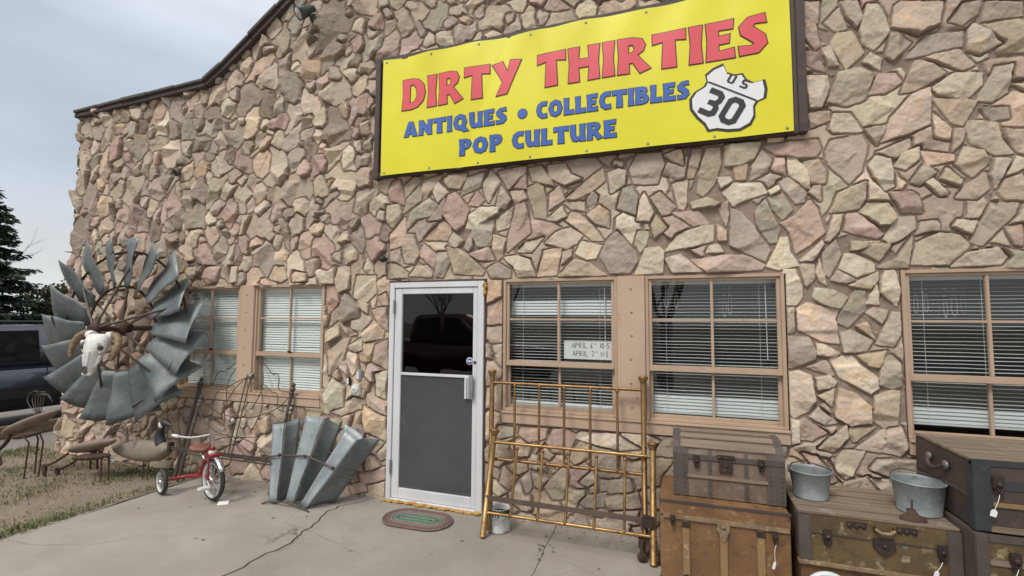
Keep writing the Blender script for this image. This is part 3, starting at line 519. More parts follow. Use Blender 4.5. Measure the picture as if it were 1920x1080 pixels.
def field_mesh(name, X, Z, Hh, C, Mo, keep, place, parent, extra_border=None):
    nz, nxn = X.shape; idx = np.arange(nz*nxn).reshape(nz, nxn)
    q = np.stack([idx[:-1, :-1], idx[:-1, 1:], idx[1:, 1:], idx[1:, :-1]], -1)[keep]
    used, inv = np.unique(q.ravel(), return_inverse=True); V = place(X, Z, Hh).reshape(-1, 3)[used]
    me = bpy.data.meshes.new(name); nf = len(q)
    me.vertices.add(len(V)); me.vertices.foreach_set('co', V.astype(np.float32).ravel())
    me.loops.add(nf*4); me.loops.foreach_set('vertex_index', inv.astype(np.int32).ravel())
    me.polygons.add(nf); me.polygons.foreach_set('loop_start', np.arange(0, nf*4, 4, dtype=np.int32)); me.polygons.foreach_set('use_smooth', np.ones(nf, dtype=bool))
    me.update(calc_edges=True); me.set_sharp_from_angle(angle=rad(38))
    cc = np.concatenate([C.reshape(-1, 3)[used], np.ones((len(used), 1))], 1).astype(np.float32)
    a = me.color_attributes.new('stone_colour', 'FLOAT_COLOR', 'POINT'); a.data.foreach_set('color', cc.ravel())
    a = me.attributes.new('mortar', 'FLOAT', 'POINT'); a.data.foreach_set('value', Mo.ravel()[used].astype(np.float32))
    me.materials.append(MAT['stone']); o = bpy.data.objects.new(name, me); COL.objects.link(o); adopt(o, parent); return o

building = thing('stone_building', 'long shop front of tan fieldstone in thick mortar with stepped gable', 'building', (-.96, 0, 0))
def front():
    rng = random.Random(21)
    traces = []
    for t in TR.split(';'):
        traces.append((t[0], [tuple(int(v)/1000 for v in q.split(',')) for q in t[1:].split()]))
    def stepx(x):
        d = 3.8-.33*min(x, 4); return max(.0045, min(.012, .62*d*d/1934))
    xs = grid_lines(-7.5, 3.62, stepx, [o[0] for o in OPEN]+[o[1] for o in OPEN])
    zs = grid_lines(-.02, 5.3, lambda z: .006, [o[2] for o in OPEN]+[o[3] for o in OPEN])
    X, Z = np.meshgrid(xs, zs)
    def size(x, z): return .128 if x < -3.4 else (.116 if x < -1.5 and z > 2 else .122)
    def pal(x, z, r):
        if z < 1.1 and x < -2.7: return r.choice('ooottccpp')
        if x < -2.7: return r.choice('ttggdccpptto' if z > 1.8 else 'ttccoopp')
        return r.choice('tttgccpgto')
    def ht(x, z, r):
        if x < -2.8 and z > 2: return r.uniform(.016, .052), .26, .85
        if x < -2.8: return r.uniform(.018, .064), .28, 1.05
        return r.uniform(.016, .042), .11, .65
    h, c, mo = stone_field(X, Z, traces, OPEN, rng, size, pal, ht)
    xc = (X[:-1, :-1]+X[1:, 1:])/2; zc = (Z[:-1, :-1]+Z[1:, 1:])/2; keep = zc < roof_z(xc)-.01
    for a, b, c0, d in OPEN: keep &= ~((xc > a) & (xc < b) & (zc > c0) & (zc < d))
    wob = .05*fbm(Z*1., Z*0+3, 5, 90, 2)+.02
    def place(X, Z, H):
        e = np.clip(1-(X+7.5)/.25, 0, 1); xx = X-e*(wob+.3*H)
        return np.stack([xx, -H, Z], -1)
    field_mesh('stone_wall', X, Z, h, c, mo, keep, place, building)
    # side return: coarse stones on the left end wall, and the parts of the gable outside the picture
    xs2 = grid_lines(0, 9, lambda x: .022, []); zs2 = grid_lines(-.02, 4.5, lambda z: .022, []); X2, Z2 = np.meshgrid(xs2, zs2)
    h2, c2, m2 = stone_field(X2, Z2, [], [], random.Random(5), lambda x, z: .1, pal, lambda x, z, r: (r.uniform(.03, .07), .25, .9))
    field_mesh('stone_wall', X2, Z2, h2, c2, m2, np.ones((len(zs2)-1, len(xs2)-1), bool), lambda X, Z, H: np.stack([-7.5-H-.02, .0+X, Z], -1), building)
    mb = MB()
    for a, b in ((-4.2-.96, 4.2-.96),):
        mb.prism([(-4.02, 5.29), (2.1, 5.29), (-.96, 7.28)], -.04, .02)
    mb.prism([(3.62, -.02), (5.6, -.02), (5.6, 4.5), (3.24, 4.5), (3.62, 4.2)], -.04, .02)
    mb.build('gable_wall', 'stucco', building)
    mb = MB()
    mb.box(-7.46, -7.44, .12, 9, 0, 4.5); mb.box(5.58, 5.6, .12, 9, 0, 4.5); mb.box(-7.44, 5.58, 8.98, 9, 0, 4.5)
    mb.box(-7.44, 5.58, .03, 9, 4.4, 4.5); mb.build('roof', 'stucco', building)
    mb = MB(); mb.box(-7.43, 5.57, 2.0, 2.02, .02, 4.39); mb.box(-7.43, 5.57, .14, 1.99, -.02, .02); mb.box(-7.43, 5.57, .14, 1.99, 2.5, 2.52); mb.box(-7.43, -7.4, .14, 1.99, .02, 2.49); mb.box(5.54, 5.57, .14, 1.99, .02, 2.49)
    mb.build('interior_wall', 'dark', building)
    # coping of short slate pieces over a brown board, along the stepped top
    pts = [(-7.56, 4.435), (-5.22, 4.49), (-4.95, 4.64), (-.96, 7.29)]
    mbs = MB(); mbb = MB(); r = random.Random(4)
    for sgn in (1, -1):
        for (x0, z0), (x1, z1) in zip(pts, pts[1:]):
            L = math.hypot(x1-x0, z1-z0); k = max(1, round(L/.46)); ang = math.atan2(z1-z0, x1-x0)
            for i in range(k):
                M = Matrix.Translation((x0+(x1-x0)*i/k, 0, z0+(z1-z0)*i/k)) @ Matrix.Rotation(-ang+r.uniform(-.012, .012), 4, 'Y')
                if sgn < 0: M = Matrix.Translation((-1.92, 0, 0)) @ Matrix.Scale(-1, 4, (1, 0, 0)) @ M
                mbs.box(0, L/k-.004, -.095-r.uniform(0, .012), .2, -.028, .004+r.uniform(0, .012), .006, M)
                mbb.box(-.01, L/k+.01, -.072, .18, -.085, -.03, .005, M)
    cp = mbs.build('coping', 'slate', building); mbb.build('fascia_board', 'fascia', building)
front()
# ------------------------------------------------------------------ windows and door (parts of the building)
def slats(mb, x0, x1, z0, z1, ang_fn, y=.10, pitch=.026, wd=.026):
    z = z0; rj = random.Random(int(x0*100))
    while z < z1:
        a = ang_fn(z)+rj.gauss(0, .035); dz = rj.gauss(0, .0011); c, s = math.cos(a)*wd/2, math.sin(a)*wd/2
        xs_ = [x0+(x1-x0)*i/8 for i in range(9)]; k = rj.uniform(-.0016, .0016)
        vv = [(x, y+q*c, z+q*s+(.0022 if q == 0 else 0)+dz*(1-2*(x-x0)/(x1-x0))+k*math.sin(6.28*(x-x0)/(x1-x0))-.0012*abs(math.sin(2.78*math.pi*(x-x0)/(x1-x0)))) for q in (-1, 0, 1) for x in xs_]
        mb.add(vv, [(r_*9+i, r_*9+i+1, r_*9+i+10, r_*9+i+9) for r_ in (0, 1) for i in range(8)], None, True)
        z += pitch
def window(x0, x1, ang_fn, closed, low=.965):
    """double-hung sash, x0..x1 between the boards; upper sash of four lights, lower of two"""
    Z0, ZM, Z1 = .905, 1.32, 2.055; mb = MB(); f = .026
    mb.box(x0, x0+f, -.012, .09, Z0, Z1, .003); mb.box(x1-f, x1, -.012, .09, Z0, Z1, .003)
    mb.box(x0+f, x1-f, -.012, .09, Z1-f, Z1, .003); mb.box(x0+f, x1-f, -.016, .09, Z0, Z0+.022, .003)
    w = mb.build('window', 'frame', building); a, b = x0+f, x1-f; xm = (a+b)/2; s = .026
    mb = MB(); mb.box(a, a+s, .004, .036, ZM, Z1-f, .003); mb.box(b-s, b, .004, .036, ZM, Z1-f, .003); mb.box(a+s, b-s, .004, .036, Z1-f-.02, Z1-f, .003); mb.box(a, b, -.004, .040, ZM-.026, ZM+.02, .003)
    mb.box(xm-.010, xm+.010, .006, .034, ZM+.02, Z1-f-.02, .003); mb.box(a+s, b-s, .0075, .033, 1.69, 1.708, .003); mb.build('upper_sash', 'frame', w)
    mb = MB(); mb.box(a, a+s, .04, .07, Z0+.022, ZM-.026, .003); mb.box(b-s, b, .04, .07, Z0+.022, ZM-.026, .003); mb.box(a+s, b-s, .04, .07, Z0+.022, Z0+.045, .003)
    mb.box(xm-.010, xm+.010, .044, .068, Z0+.045, ZM-.026, .003); mb.build('lower_sash', 'frame', w)
    one('pane', 'glass', w, a+.01, b-.01, .020, .024, ZM, Z1-f-.005); one('pane', 'glass', w, a+.01, b-.01, .052, .056, Z0+.03, ZM)
    mb = MB(); slats(mb, a+.012, b-.012, low, Z1-.075, ang_fn, .076 if closed else .10)
    mb.box(a+.012, b-.012, .085, .115, Z1-.068, Z1-.04); mb.box(a+.012, b-.012, .09, .112, low-.03, low-.016)
    mb.build('blind', 'blind_closed' if closed else 'blind', w, fix=False)
    mb = MB()
    for t in (.14, .5, .86): mb.box(a+(b-a)*t-.0012, a+(b-a)*t+.0012, .083, .0845, low-.02, Z1-.07)
    if not closed: mb.tube([(b-.09, .078, Z1-.08), (b-.085, .076, 1.40)], .004, 6)
    mb.build('blind_cord', 'blind', w)
    return w
CL = lambda z: rad(62)
op = rad(8)
window(-5.475, -4.565, CL, True); window(-4.352, -3.432, CL, True)
window(-1.478, -.478, lambda z: rad(62) if (1.745 < z < 1.86 or z < .985) else op, False, .975)
window(-.258, .742, lambda z: rad(66) if z < 1.10 else op, False, .985)
window(1.458, 2.415, lambda z: rad(66) if z < 1.10 else op, False, 1.02)
window(2.63, 3.59, lambda z: rad(66) if z < 1.10 else op, False, 1.02)
lk = bpy.data.objects
def boards():
    def nails(x, n=6):
        mb = MB()
        for i in range(n): mb.ball((x+.005*math.sin(i*5), -.031, 1.0+.19*i), .0085, 8, (1, .5, 1))
        return mb
    for x0, x1 in ((-4.565, -4.352), (-.478, -.258), (2.415, 2.63)):
        mb = MB(); mb.box(x0+.001, x1-.001, -.030, .09, .9048, 2.058, .004); mb.box(x0+.02, x0+.024, -.0315, -.028, .93, 2.05)
        o = mb.build('mullion_board', 'mullion', building); nails((x0+x1)/2).build('nail', 'nail', o)
    for x0, x1 in ((-5.555, -3.43), (-1.483, .748), (1.455, 3.615)):
        mb = MB(); mb.box(x0, x1, -.034, .09, .80, .903, .005); mb.box(x0, x1, -.046, -.012, .886, .9045, .004)
        mb.build('window_sill', 'mullion', building)
        mb = MB(); mb.box(x0-.0, x1, .004, .1, 2.056, 2.075, .002); mb.build('window_head', 'frame', building)
    mb = MB(); mb.box(-5.555, -5.476, -.025, .09, .906, 2.055, .004); mb.build('side_board', 'mullion', building)
    for nm, x, z in (('sash_lock', -4.98, 1.352), ('sash_lock', -3.86, 1.352)):
        mb = MB(); mb.box(x-.03, x+.03, -.012, .002, z-.012, z, .003); mb.tube([(x-.02, -.018, z), (x+.012, -.02, z+.006), (x+.03, -.016, z-.004)], .005, 6); mb.build(nm, 'hardware', building)
boards()
def door():
    mb = MB(); mb.box(-2.635, -2.585, -.04, .10, 0, 2.045, .003); mb.box(-1.715, -1.655, -.04, .10, 0, 2.045, .003); mb.box(-2.585, -1.715, -.04, .10, 1.995, 2.045, .003); mb.box(-2.585, -1.715, -.05, .10, .002, .028, .003)
    fr = mb.build('door_frame', 'alu', building)
    mb = MB(); y0, y1 = -.028, .02
    mb.box(-2.58, -2.505, y0, y1, .032, 1.99, .004); mb.box(-1.762, -1.72, y0, y1, .032, 1.99, .004); mb.box(-2.505, -1.762, y0, y1, 1.935, 1.99, .004); mb.box(-2.505, -1.762, y0, y1, .032, .125, .004)
    mb.box(-2.505, -1.762, y0+.004, y1, 1.168, 1.192, .003)
    d = mb.build('door', 'alu', building)
    one('pane', 'doorglass', d, -2.506, -1.761, -.004, .002, 1.19, 1.937); one('door_panel', 'kick', d, -2.506, -1.761, -.010, .004, .123, 1.17)
    mb = MB(); mb.box(-1.835, -1.815, -.04, -.012, .985, 1.168, .002); mb.box(-1.808, -1.796, -.034, -.012, .985, 1.168, .002); mb.build('guide_rail', 'alu', d)
    mb = MB(); mb.box(-1.782, -1.742, -.062, -.05, .985, 1.195, .003); mb.box(-1.782, -1.776, -.052, -.03, .985, 1.195); mb.build('handle', 'bucketm', d)
    mb = MB(); M = Matrix.Translation((-1.74, -.03, 1.312)) @ Matrix.Rotation(rad(90), 4, 'X'); mb.lathe([(0, .008), (.012, .008), (.014, 0)], 14, M); mb.build('lock', 'hardware', d)
    M = Matrix.Translation((-1.80, -.0052, 1.318)) @ Matrix.Rotation(rad(90), 4, 'X')
    mb = MB(); mb.lathe([(0, .0012), (.034, .0012), (.034, 0)], 24, M); s = mb.build('security_sticker', 'white', d)
    mb = MB(); mb.lathe([(0, .0024), (.029, .0024)], 24, M); mb.build('sticker_face', 'sticker_blue', s)
    mb = MB(); mb.box(-1.822, -1.778, -.0085, -.0075, 1.314, 1.324); mb.build('sticker_stripe', 'white', s)
    mb = MB(); mb.prism([(-1.822, 1.30), (-1.778, 1.30), (-1.79, 1.289), (-1.81, 1.289)], -.0085, -.0076); mb.build('sticker_edge', 'sticker_red', s)
    for z in (.25, 1.75):
        mb = MB(); mb.tube([(-2.583, -.046, z), (-2.583, -.046, z+.13)], .009, 8); mb.build('hinge', 'bucketm', d)
    # yellow foam squeezed out below the threshold and at the head
    r = random.Random(3); mb = MB(); x = -2.63
    while x < -1.66: mb.ball((x, -.055+r.uniform(-.012, .008), r.uniform(.002, .014)), r.uniform(.012, .026), 8, (1.3, .8, .7)); x += r.uniform(.012, .03)
    mb.build('foam_sealant', 'foam', building); mb = MB()
    for i in range(14): mb.ball((-1.648+r.uniform(-.008, .012), -.04, 1.93+i*.007), r.uniform(.008, .018), 8)
    mb.build('foam_sealant', 'foam', building)
    mb = MB(); mb.box(-2.645, -2.636, -.02, .1, 0, 2.06); mb.box(-1.654, -1.635, -.015, .1, 0, 2.06); mb.box(-2.645, -1.635, -.02, .1, 2.046, 2.062); mb.build('door_casing', 'fascia', building)
door()

# ------------------------------------------------------------------ the banner
GL = {
'D': (.74, [[(0,0),(.03,.5),(0,1),(.3,1),(.53,.94),(.69,.77),(.74,.5),(.68,.24),(.5,.06),(.3,0)], [(.25,.2),(.37,.22),(.46,.35),(.48,.5),(.45,.68),(.37,.79),(.25,.8)]]),
'I': (.29, [[(0,0),(.035,.5),(0,1),(.29,1),(.255,.5),(.29,0)]]),
'R': (.74, [[(0,0),(.03,.5),(0,1),(.36,1),(.57,.94),(.65,.77),(.6,.6),(.46,.49),(.76,.07),(.52,-.03),(.36,.28),(.265,.28),(.27,0)], [(.25,.56),(.36,.58),(.4,.68),(.36,.79),(.25,.8)]]),
'T': (.74, [[(.21,0),(.24,.75),(0,.71),(.0,1),(.74,1),(.74,.71),(.5,.75),(.53,0)]]),
'Y': (.80, [[(.14,-.03),(.31,.38),(0,.95),(.29,1.02),(.44,.66),(.52,1.02),(.82,.98),(.43,0)]]),
'H': (.78, [[(0,0),(.03,.5),(0,1),(.28,1),(.255,.64),(.525,.64),(.5,1),(.78,1),(.75,.5),(.78,0),(.5,0),(.525,.4),(.255,.4),(.28,0)]]),
'E': (.60, [[(0,0),(.03,.5),(0,1),(.58,1.01),(.56,.76),(.26,.78),(.26,.62),(.5,.63),(.48,.4),(.26,.4),(.26,.22),(.58,.25),(.6,-.01)]]),
'S': (.58, [[(.02,0),(0,.25),(.26,.22),(.32,.28),(.05,.54),(.02,.76),(.2,.97),(.54,1.02),(.57,.78),(.34,.79),(.29,.72),(.54,.47),(.58,.24),(.4,.02)]]),
'A': (.82, [[(0,0),(.26,1),(.54,1),(.82,0),(.54,0),(.5,.17),(.31,.17),(.27,0)], [(.34,.37),(.48,.37),(.41,.72)]]),
'N': (.82, [[(0,0),(.03,.5),(0,1),(.25,1),(.56,.5),(.54,1),(.82,1),(.79,.5),(.82,0),(.56,0),(.26,.5),(.28,0)]]),
'Q': (.86, [[(.38,0),(.12,.12),(0,.48),(.1,.86),(.4,1.02),(.7,.88),(.8,.5),(.7,.18),(.9,-.12),(.58,-.14),(.46,0)], [(.4,.25),(.29,.34),(.26,.5),(.3,.68),(.4,.77),(.5,.68),(.54,.5),(.5,.33)]]),
'U': (.76, [[(0,1),(.03,.36),(.13,.06),(.33,0),(.5,.1),(.5,0),(.76,0),(.73,.5),(.76,1),(.49,1),(.5,.36),(.41,.25),(.32,.27),(.28,.42),(.28,1)]]),
'C': (.62, [[(.62,0),(.3,-.01),(.08,.18),(0,.5),(.08,.84),(.3,1.01),(.62,1),(.58,.74),(.38,.77),(.28,.65),(.26,.5),(.28,.36),(.38,.24),(.6,.27)]]),
'O': (.80, [[(.4,-.01),(.12,.12),(0,.5),(.12,.88),(.4,1.01),(.68,.88),(.8,.5),(.68,.12)], [(.4,.24),(.29,.33),(.26,.5),(.29,.67),(.4,.76),(.51,.67),(.54,.5),(.51,.33)]]),
'L': (.56, [[(0,0),(.03,.5),(0,1),(.28,1),(.26,.25),(.55,.28),(.56,0)]]),
'B': (.68, [[(0,0),(.03,.5),(0,1),(.36,1),(.57,.92),(.61,.74),(.5,.56),(.63,.46),(.68,.26),(.59,.07),(.36,0)], [(.25,.6),(.34,.61),(.38,.69),(.34,.78),(.25,.79)], [(.25,.2),(.37,.21),(.42,.3),(.37,.4),(.25,.41)]]),
'P': (.63, [[(0,0),(.03,.5),(0,1),(.36,1),(.56,.93),(.64,.71),(.56,.49),(.38,.38),(.26,.38),(.28,0)], [(.25,.58),(.34,.58),(.39,.7),(.34,.8),(.25,.8)]]),
'3': (.62, [[(0,0),(0,.2),(.36,.2),(.41,.25),(.41,.36),(.36,.41),(.15,.41),(.15,.58),(.34,.6),(.40,.66),(.40,.75),(.35,.8),(0,.8),(0,1),(.42,1),(.6,.86),(.6,.62),(.53,.51),(.62,.4),(.62,.14),(.44,0)]]),
'0': (.66, [[(.18,0),(0,.16),(0,.84),(.18,1),(.48,1),(.66,.84),(.66,.16),(.48,0)], [(.27,.19),(.2,.26),(.2,.74),(.27,.81),(.39,.81),(.46,.74),(.46,.26),(.39,.19)]]),
'u': (.6, [[(0,1),(0,.14),(.15,0),(.45,0),(.6,.14),(.6,1),(.42,1),(.42,.2),(.38,.16),(.22,.16),(.18,.2),(.18,1)]]),
's': (.6, [[(0,.0),(0,.18),(.38,.18),(.42,.22),(.42,.36),(.38,.4),(.14,.4),(0,.54),(0,.86),(.14,1),(.6,1),(.6,.82),(.22,.82),(.18,.78),(.18,.62),(.22,.58),(.46,.58),(.6,.44),(.6,.14),(.46,0)]]),
}
def wrinkle(x, z):
    t = (x+2.74)/3.56; u = (z-3.095)/1.17
    v = .009*math.sin(2*math.pi*(t*3.1+u*.55))*(.4+.6*u)+.006*math.sin(2*math.pi*(t*7.3-u*.9)+1)*u**2
    v += .010*math.exp(-((x+.95+.35*(u-.5))/.09)**2)*u-.006*math.exp(-((x+1.9-.5*u)/.05)**2)
    return -.094-v-.012*math.sin(math.pi*t)*math.sin(math.pi*u)
def cut_drape(me, off):
    bm = bmesh.new(); bm.from_mesh(me)
    xs = [v.co.x for v in bm.verts]; zs = [v.co.z for v in bm.verts]
    for ax, lo, hi in ((0, min(xs), max(xs)), (2, min(zs), max(zs))):
        q = math.ceil(lo/.045)*.045
        while q < hi:
            co = [0, 0, 0]; co[ax] = q; no = [0, 0, 0]; no[ax] = 1
            bmesh.ops.bisect_plane(bm, geom=bm.verts[:]+bm.edges[:]+bm.faces[:], plane_co=co, plane_no=no, dist=1e-5); q += .045
    for v in bm.verts: v.co.y = wrinkle(v.co.x, v.co.z)-off
    for f in bm.faces:
        f.normal_update()
        if f.normal.y > 0: f.normal_flip()
    bm.to_mesh(me); bm.free()
def fill(name, loops, off, m, parent, grow=0.):
    cu = bpy.data.curves.new(name, 'CURVE'); cu.dimensions = '2D'; cu.fill_mode = 'BOTH'; cu.offset = grow
    for lp in loops:
        s = cu.splines.new('POLY'); s.points.add(len(lp)-1); s.use_cyclic_u = True
        for p, (x, z) in zip(s.points, lp): p.co = (x, z, 0, 1)
    t = bpy.data.objects.new(name, cu); COL.objects.link(t); dg = bpy.context.evaluated_depsgraph_get()
    me = bpy.data.meshes.new_from_object(t.evaluated_get(dg)); bpy.data.objects.remove(t); me.name = name
    for v in me.vertices: v.co = (v.co.x, 0, v.co.y)
    cut_drape(me, off); me.materials.clear(); me.materials.append(MAT[m]); o = bpy.data.objects.new(name, me); COL.objects.link(o); adopt(o, parent); return o
def word(text, x0, x1, z0, z1, gap=.09, wide=None):
    tot = sum(GL[c][0] for c in text)+gap*(len(text)-1); h = z1-z0; sx = (x1-x0)/tot; o = []; x = x0
    for c in text:
        o.append([[(x+a*sx, z0+b*h) for a, b in lp] for lp in GL[c][1]])
        x += (GL[c][0]+gap)*sx
    return o
def banner():
    sb = thing('sign_board', 'old brown framed sign board on the stone front, mostly behind the yellow banner', 'sign board', (-.96, 0, 3.1))
    one('panel', 'signboard2', sb, -2.78, .865, -.06, -.02, 3.13, 4.25)
    mb = MB(); mb.box(-2.835, -2.775, -.085, -.0, 3.07, 4.30, .005); mb.box(.86, .92, -.085, -.0, 3.085, 4.30, .005); mb.box(-2.775, .86, -.08, 0, 3.08, 3.135, .005); mb.box(-2.775, .86, -.08, 0, 4.245, 4.30, .005); mb.build('sign_frame', 'signboard', sb)
    b = thing('banner', 'bright yellow vinyl banner with red and blue lettering, stretched over the sign board', 'banner', (-.96, -.1, 3.1))
    nx, nz = 180, 60; vs = []
    for j in range(nz+1):
        for i in range(nx+1):
            t = i/nx; u = j/nz; z = 3.095+1.172*u; x = -2.738+3.56*t
            if j == nz: z -= .006*abs(math.sin(math.pi*t*7))
            vs.append((x, wrinkle(x, z), z))
    mb = MB(); mb.add(vs, [(j*(nx+1)+i, j*(nx+1)+i+1, (j+1)*(nx+1)+i+1, (j+1)*(nx+1)+i) for j in range(nz) for i in range(nx)], None, True)
    mb.build('sheet', 'yellow', b, fix=False)
    red = word('DIRTY', -2.51, -1.30, 3.715, 4.022, .075)+word('THIRTIES', -1.142, .665, 3.722, 4.025, .075)
    blue = word('ANTIQUES', -2.478, -1.425, 3.445, 3.59)+word('COLLECTIBLES', -1.148, .105, 3.448, 3.592)+word('POP', -1.892, -1.468, 3.203, 3.352)+word('CULTURE', -1.372, -.462, 3.205, 3.35)
    blue.append([[(-1.277+.042*math.cos(a*.3142), 3.512+.042*math.sin(a*.3142)) for a in range(20)]])
    for nm, lp, m in (('red_lettering', red, 'red'), ('blue_lettering', blue, 'blue')):
        for L in lp: o = fill('letter', L, .006, m, b); fill('letter_outline', L, .003, 'black', o, .0075 if m == 'red' else .005)
    th = rad(-31); c0 = (.383, 3.408); ux, uz = math.cos(th), math.sin(th)
    tr = lambda pts: [(c0[0]+u*ux-v*uz, c0[1]+u*uz+v*ux) for u, v in pts]
    half = [(0, .205), (.05, .175), (.105, .172), (.165, .222), (.215, .165), (.242, .10), (.205, .055), (.205, .015), (.245, -.05), (.25, -.115), (.205, -.185), (.13, -.225), (.05, -.25), (0, -.285)]
    sh = half+[(-u, v) for u, v in half[-2:0:-1]]
    o = fill('route_shield', [tr([(u*.94, v*.94) for u, v in sh])], .006, 'white', b); fill('shield_outline', [tr([(u*1.02, v*1.02) for u, v in sh])], .003, 'black', o)
    txt = []
    for L in word('30', -.148, .148, -.185, .03, .12): txt.append([tr(lp) for lp in L])
    for L in word('u', -.075, -.02, .105, .172): txt.append([tr(lp) for lp in L])
    for L in word('s', .03, .085, .105, .172): txt.append([tr(lp) for lp in L])
    txt.append([tr([(-.195, .052), (.195, .052), (.195, .064), (-.195, .064)])])
    for L in txt: fill('shield_lettering', L, .009, 'black', o)
    mb = MB()
    for i in range(8):
        x = -2.70+3.48*i/7
        for z in (3.12, 4.235):
            M = Matrix.Translation((x, wrinkle(x, z)-.001, z)) @ Matrix.Rotation(rad(90), 4, 'X'); mb.lathe([(0, .003), (.005, .003), (.009, .004), (.011, 0)], 12, M)
    mb.split('grommet', 'bucketm', b)
banner()

# ------------------------------------------------------------------ small fittings on the wall
def wallbits():
    t = thing('outlet', 'white weatherproof socket box on the stone pier left of the door', 'socket', (-2.97, 0, .94))
    one('box', 'plastic', t, -3.01, -2.935, -.075, -.03, .955, 1.065, .005)
    mb = MB(); M = Matrix.Translation((-2.985, -.076, 1.01)) @ Matrix.Rotation(rad(90), 4, 'X'); mb.lathe([(0, .012), (.036, .012), (.042, .006), (.042, 0)], 20, M); c = mb.build('cover', 'plastic', t)
    mb = MB(); mb.box(-2.994, -2.989, -.0895, -.0875, 1.004, 1.02); mb.box(-2.981, -2.976, -.0895, -.0875, 1.004, 1.02); mb.build('slot', 'slot', c)
    t = thing('junction_box', 'small grey box just above the white socket on the stone pier', 'junction box', (-2.94, 0, 1.1))
    one('housing', 'greyplastic', t, -2.968, -2.915, -.085, -.03, 1.10, 1.205, .008); one('cover_plate', 'plastic', t, -2.962, -2.925, -.09, -.0845, 1.112, 1.185, .003)
    mb = MB(); mb.tube([(-2.945, -.05, 1.06), (-2.945, -.05, 1.105)], .012, 8); mb.build('conduit', 'greyplastic', t)
    t = thing('door_bell', 'little cream bell push on the stones beside the white socket', 'door bell', (-3.07, 0, 1.05))
    one('base', 'hardware', t, -3.088, -3.052, -.068, -.03, 1.045, 1.125, .008); one('button', 'paper', t, -3.081, -3.061, -.074, -.066, 1.055, 1.115, .004)
    t = thing('flood_light', 'grey bullet flood light high on the gable under the sloping roof edge', 'flood light', (-3.70, 0, 4.9))
    mb = MB(); mb.ball((-3.66, -.06, 4.92), .05, 12, (1, .6, 1)); mb.tube([(-3.66, -.06, 4.92), (-3.68, -.14, 4.93)], .018, 8); mb.build('bracket', 'seed', t)
    M = Matrix.Translation((-3.69, -.14, 4.96)) @ Vector((-.45, -.65, -.6)).to_track_quat('Z', 'Y').to_matrix().to_4x4()
    mb = MB(); mb.lathe([(0, -.10), (.03, -.1), (.04, -.04), (.062, .02), (.072, .10), (.066, .10)], 20, M); h = mb.build('lamp_head', 'seed', t)
    mb = MB(); mb.lathe([(0, .115), (.04, .108), (.067, .09)], 20, M); mb.build('lens', 'lens', h)
    t = thing('bullet_camera', 'small black camera on the stones above the door', 'camera', (-2.70, 0, 2.27))
    mb = MB(); mb.ball((-2.70, -.075, 2.275), .034, 12, (1, 1, 1)); mb.build('housing', 'carblack', t); mb = MB(); mb.tube([(-2.70, .0, 2.285), (-2.70, -.06, 2.28)], .014, 8); mb.build('mount', 'carblack', t)
    mb = MB(); mb.ball((-2.698, -.107, 2.268), .013, 10); mb.build('lens', 'slot', t)
    t = thing('lamp_socket', 'dark empty lamp bracket on the stones high above the left windows', 'lamp bracket', (-5.58, 0, 3.4))
    mb = MB(); mb.ball((-5.6, -.06, 3.42), .05, 10, (1, .6, 1)); mb.build('base', 'iron', t); mb = MB(); mb.tube(spline([(-5.6, -.08, 3.42), (-5.57, -.16, 3.43), (-5.5, -.19, 3.38), (-5.49, -.19, 3.35)], 5), .017, 8); mb.build('arm', 'iron', t)
wallbits()

# hand-lettered opening-times card behind the glass
HS = {'A': [[(0,0),(.3,1),(.6,0)],[(.12,.38),(.48,.38)]], 'P': [[(0,0),(.03,1),(.45,.9),(.48,.6),(.03,.48)]], 'R': [[(0,0),(.03,1),(.45,.9),(.45,.6),(.03,.5),(.5,0)]], 'I': [[(.15,0),(.15,1)]], 'L': [[(.05,1),(.03,0),(.5,.03)]],
      '6': [[(.42,1),(.12,.6),(.04,.25),(.2,0),(.42,.15),(.36,.42),(.08,.32)]], '7': [[(0,.95),(.48,1),(.2,0)]], '1': [[(.2,0),(.2,1)]], '0': [[(.25,1),(.06,.6),(.1,.1),(.3,0),(.46,.4),(.4,.85),(.25,1)]], '-': [[(.1,.45),(.4,.47)]], '5': [[(.45,1),(.1,.98),(.08,.6),(.35,.58),(.42,.25),(.25,0),(.02,.08)]], '.': [[(.1,.0),(.16,.03)]], ' ': [], 't': [[(.1,.9),(.1,0)],[(0,.6),(.2,.6)]], 'h': [[(0,1),(0,0)],[(0,.5),(.2,.5),(.2,0)]]}
def handwrite(mb, text, x, z, h, y, r, adv=.68, tilt=0):
    for c in text:
        for st in HS[c]: mb.tube([(x+a*h*.95+b*h*tilt, y, z+b*h) for a, b in st], r, 5)
        x += adv*h*(.55 if c in 'I1.-' else 1)
def card():
    t = thing('opening_card', 'white card with handwritten April opening times inside the window right of the door', 'card', (-.72, .03, 1.37))
    one('card', 'paper', t, -.935, -.508, .030, .033, 1.366, 1.518)
    mb = MB(); y = .0285
    handwrite(mb, 'APRIL', -.865, 1.462, .044, y, .0021); handwrite(mb, '6', -.71, 1.460, .044, y, .0021); handwrite(mb, 'th', -.676, 1.49, .014, y, .0012, .9); handwrite(mb, '10-5.', -.632, 1.462, .042, y, .0021)
    handwrite(mb, 'APRIL', -.86, 1.392, .044, y, .0021); handwrite(mb, '7', -.70, 1.390, .046, y, .0021); handwrite(mb, 'th', -.666, 1.424, .014, y, .0012, .9); handwrite(mb, '11-5.', -.627, 1.392, .042, y, .0021)
    mb.build('lettering', 'ink', t)
card()
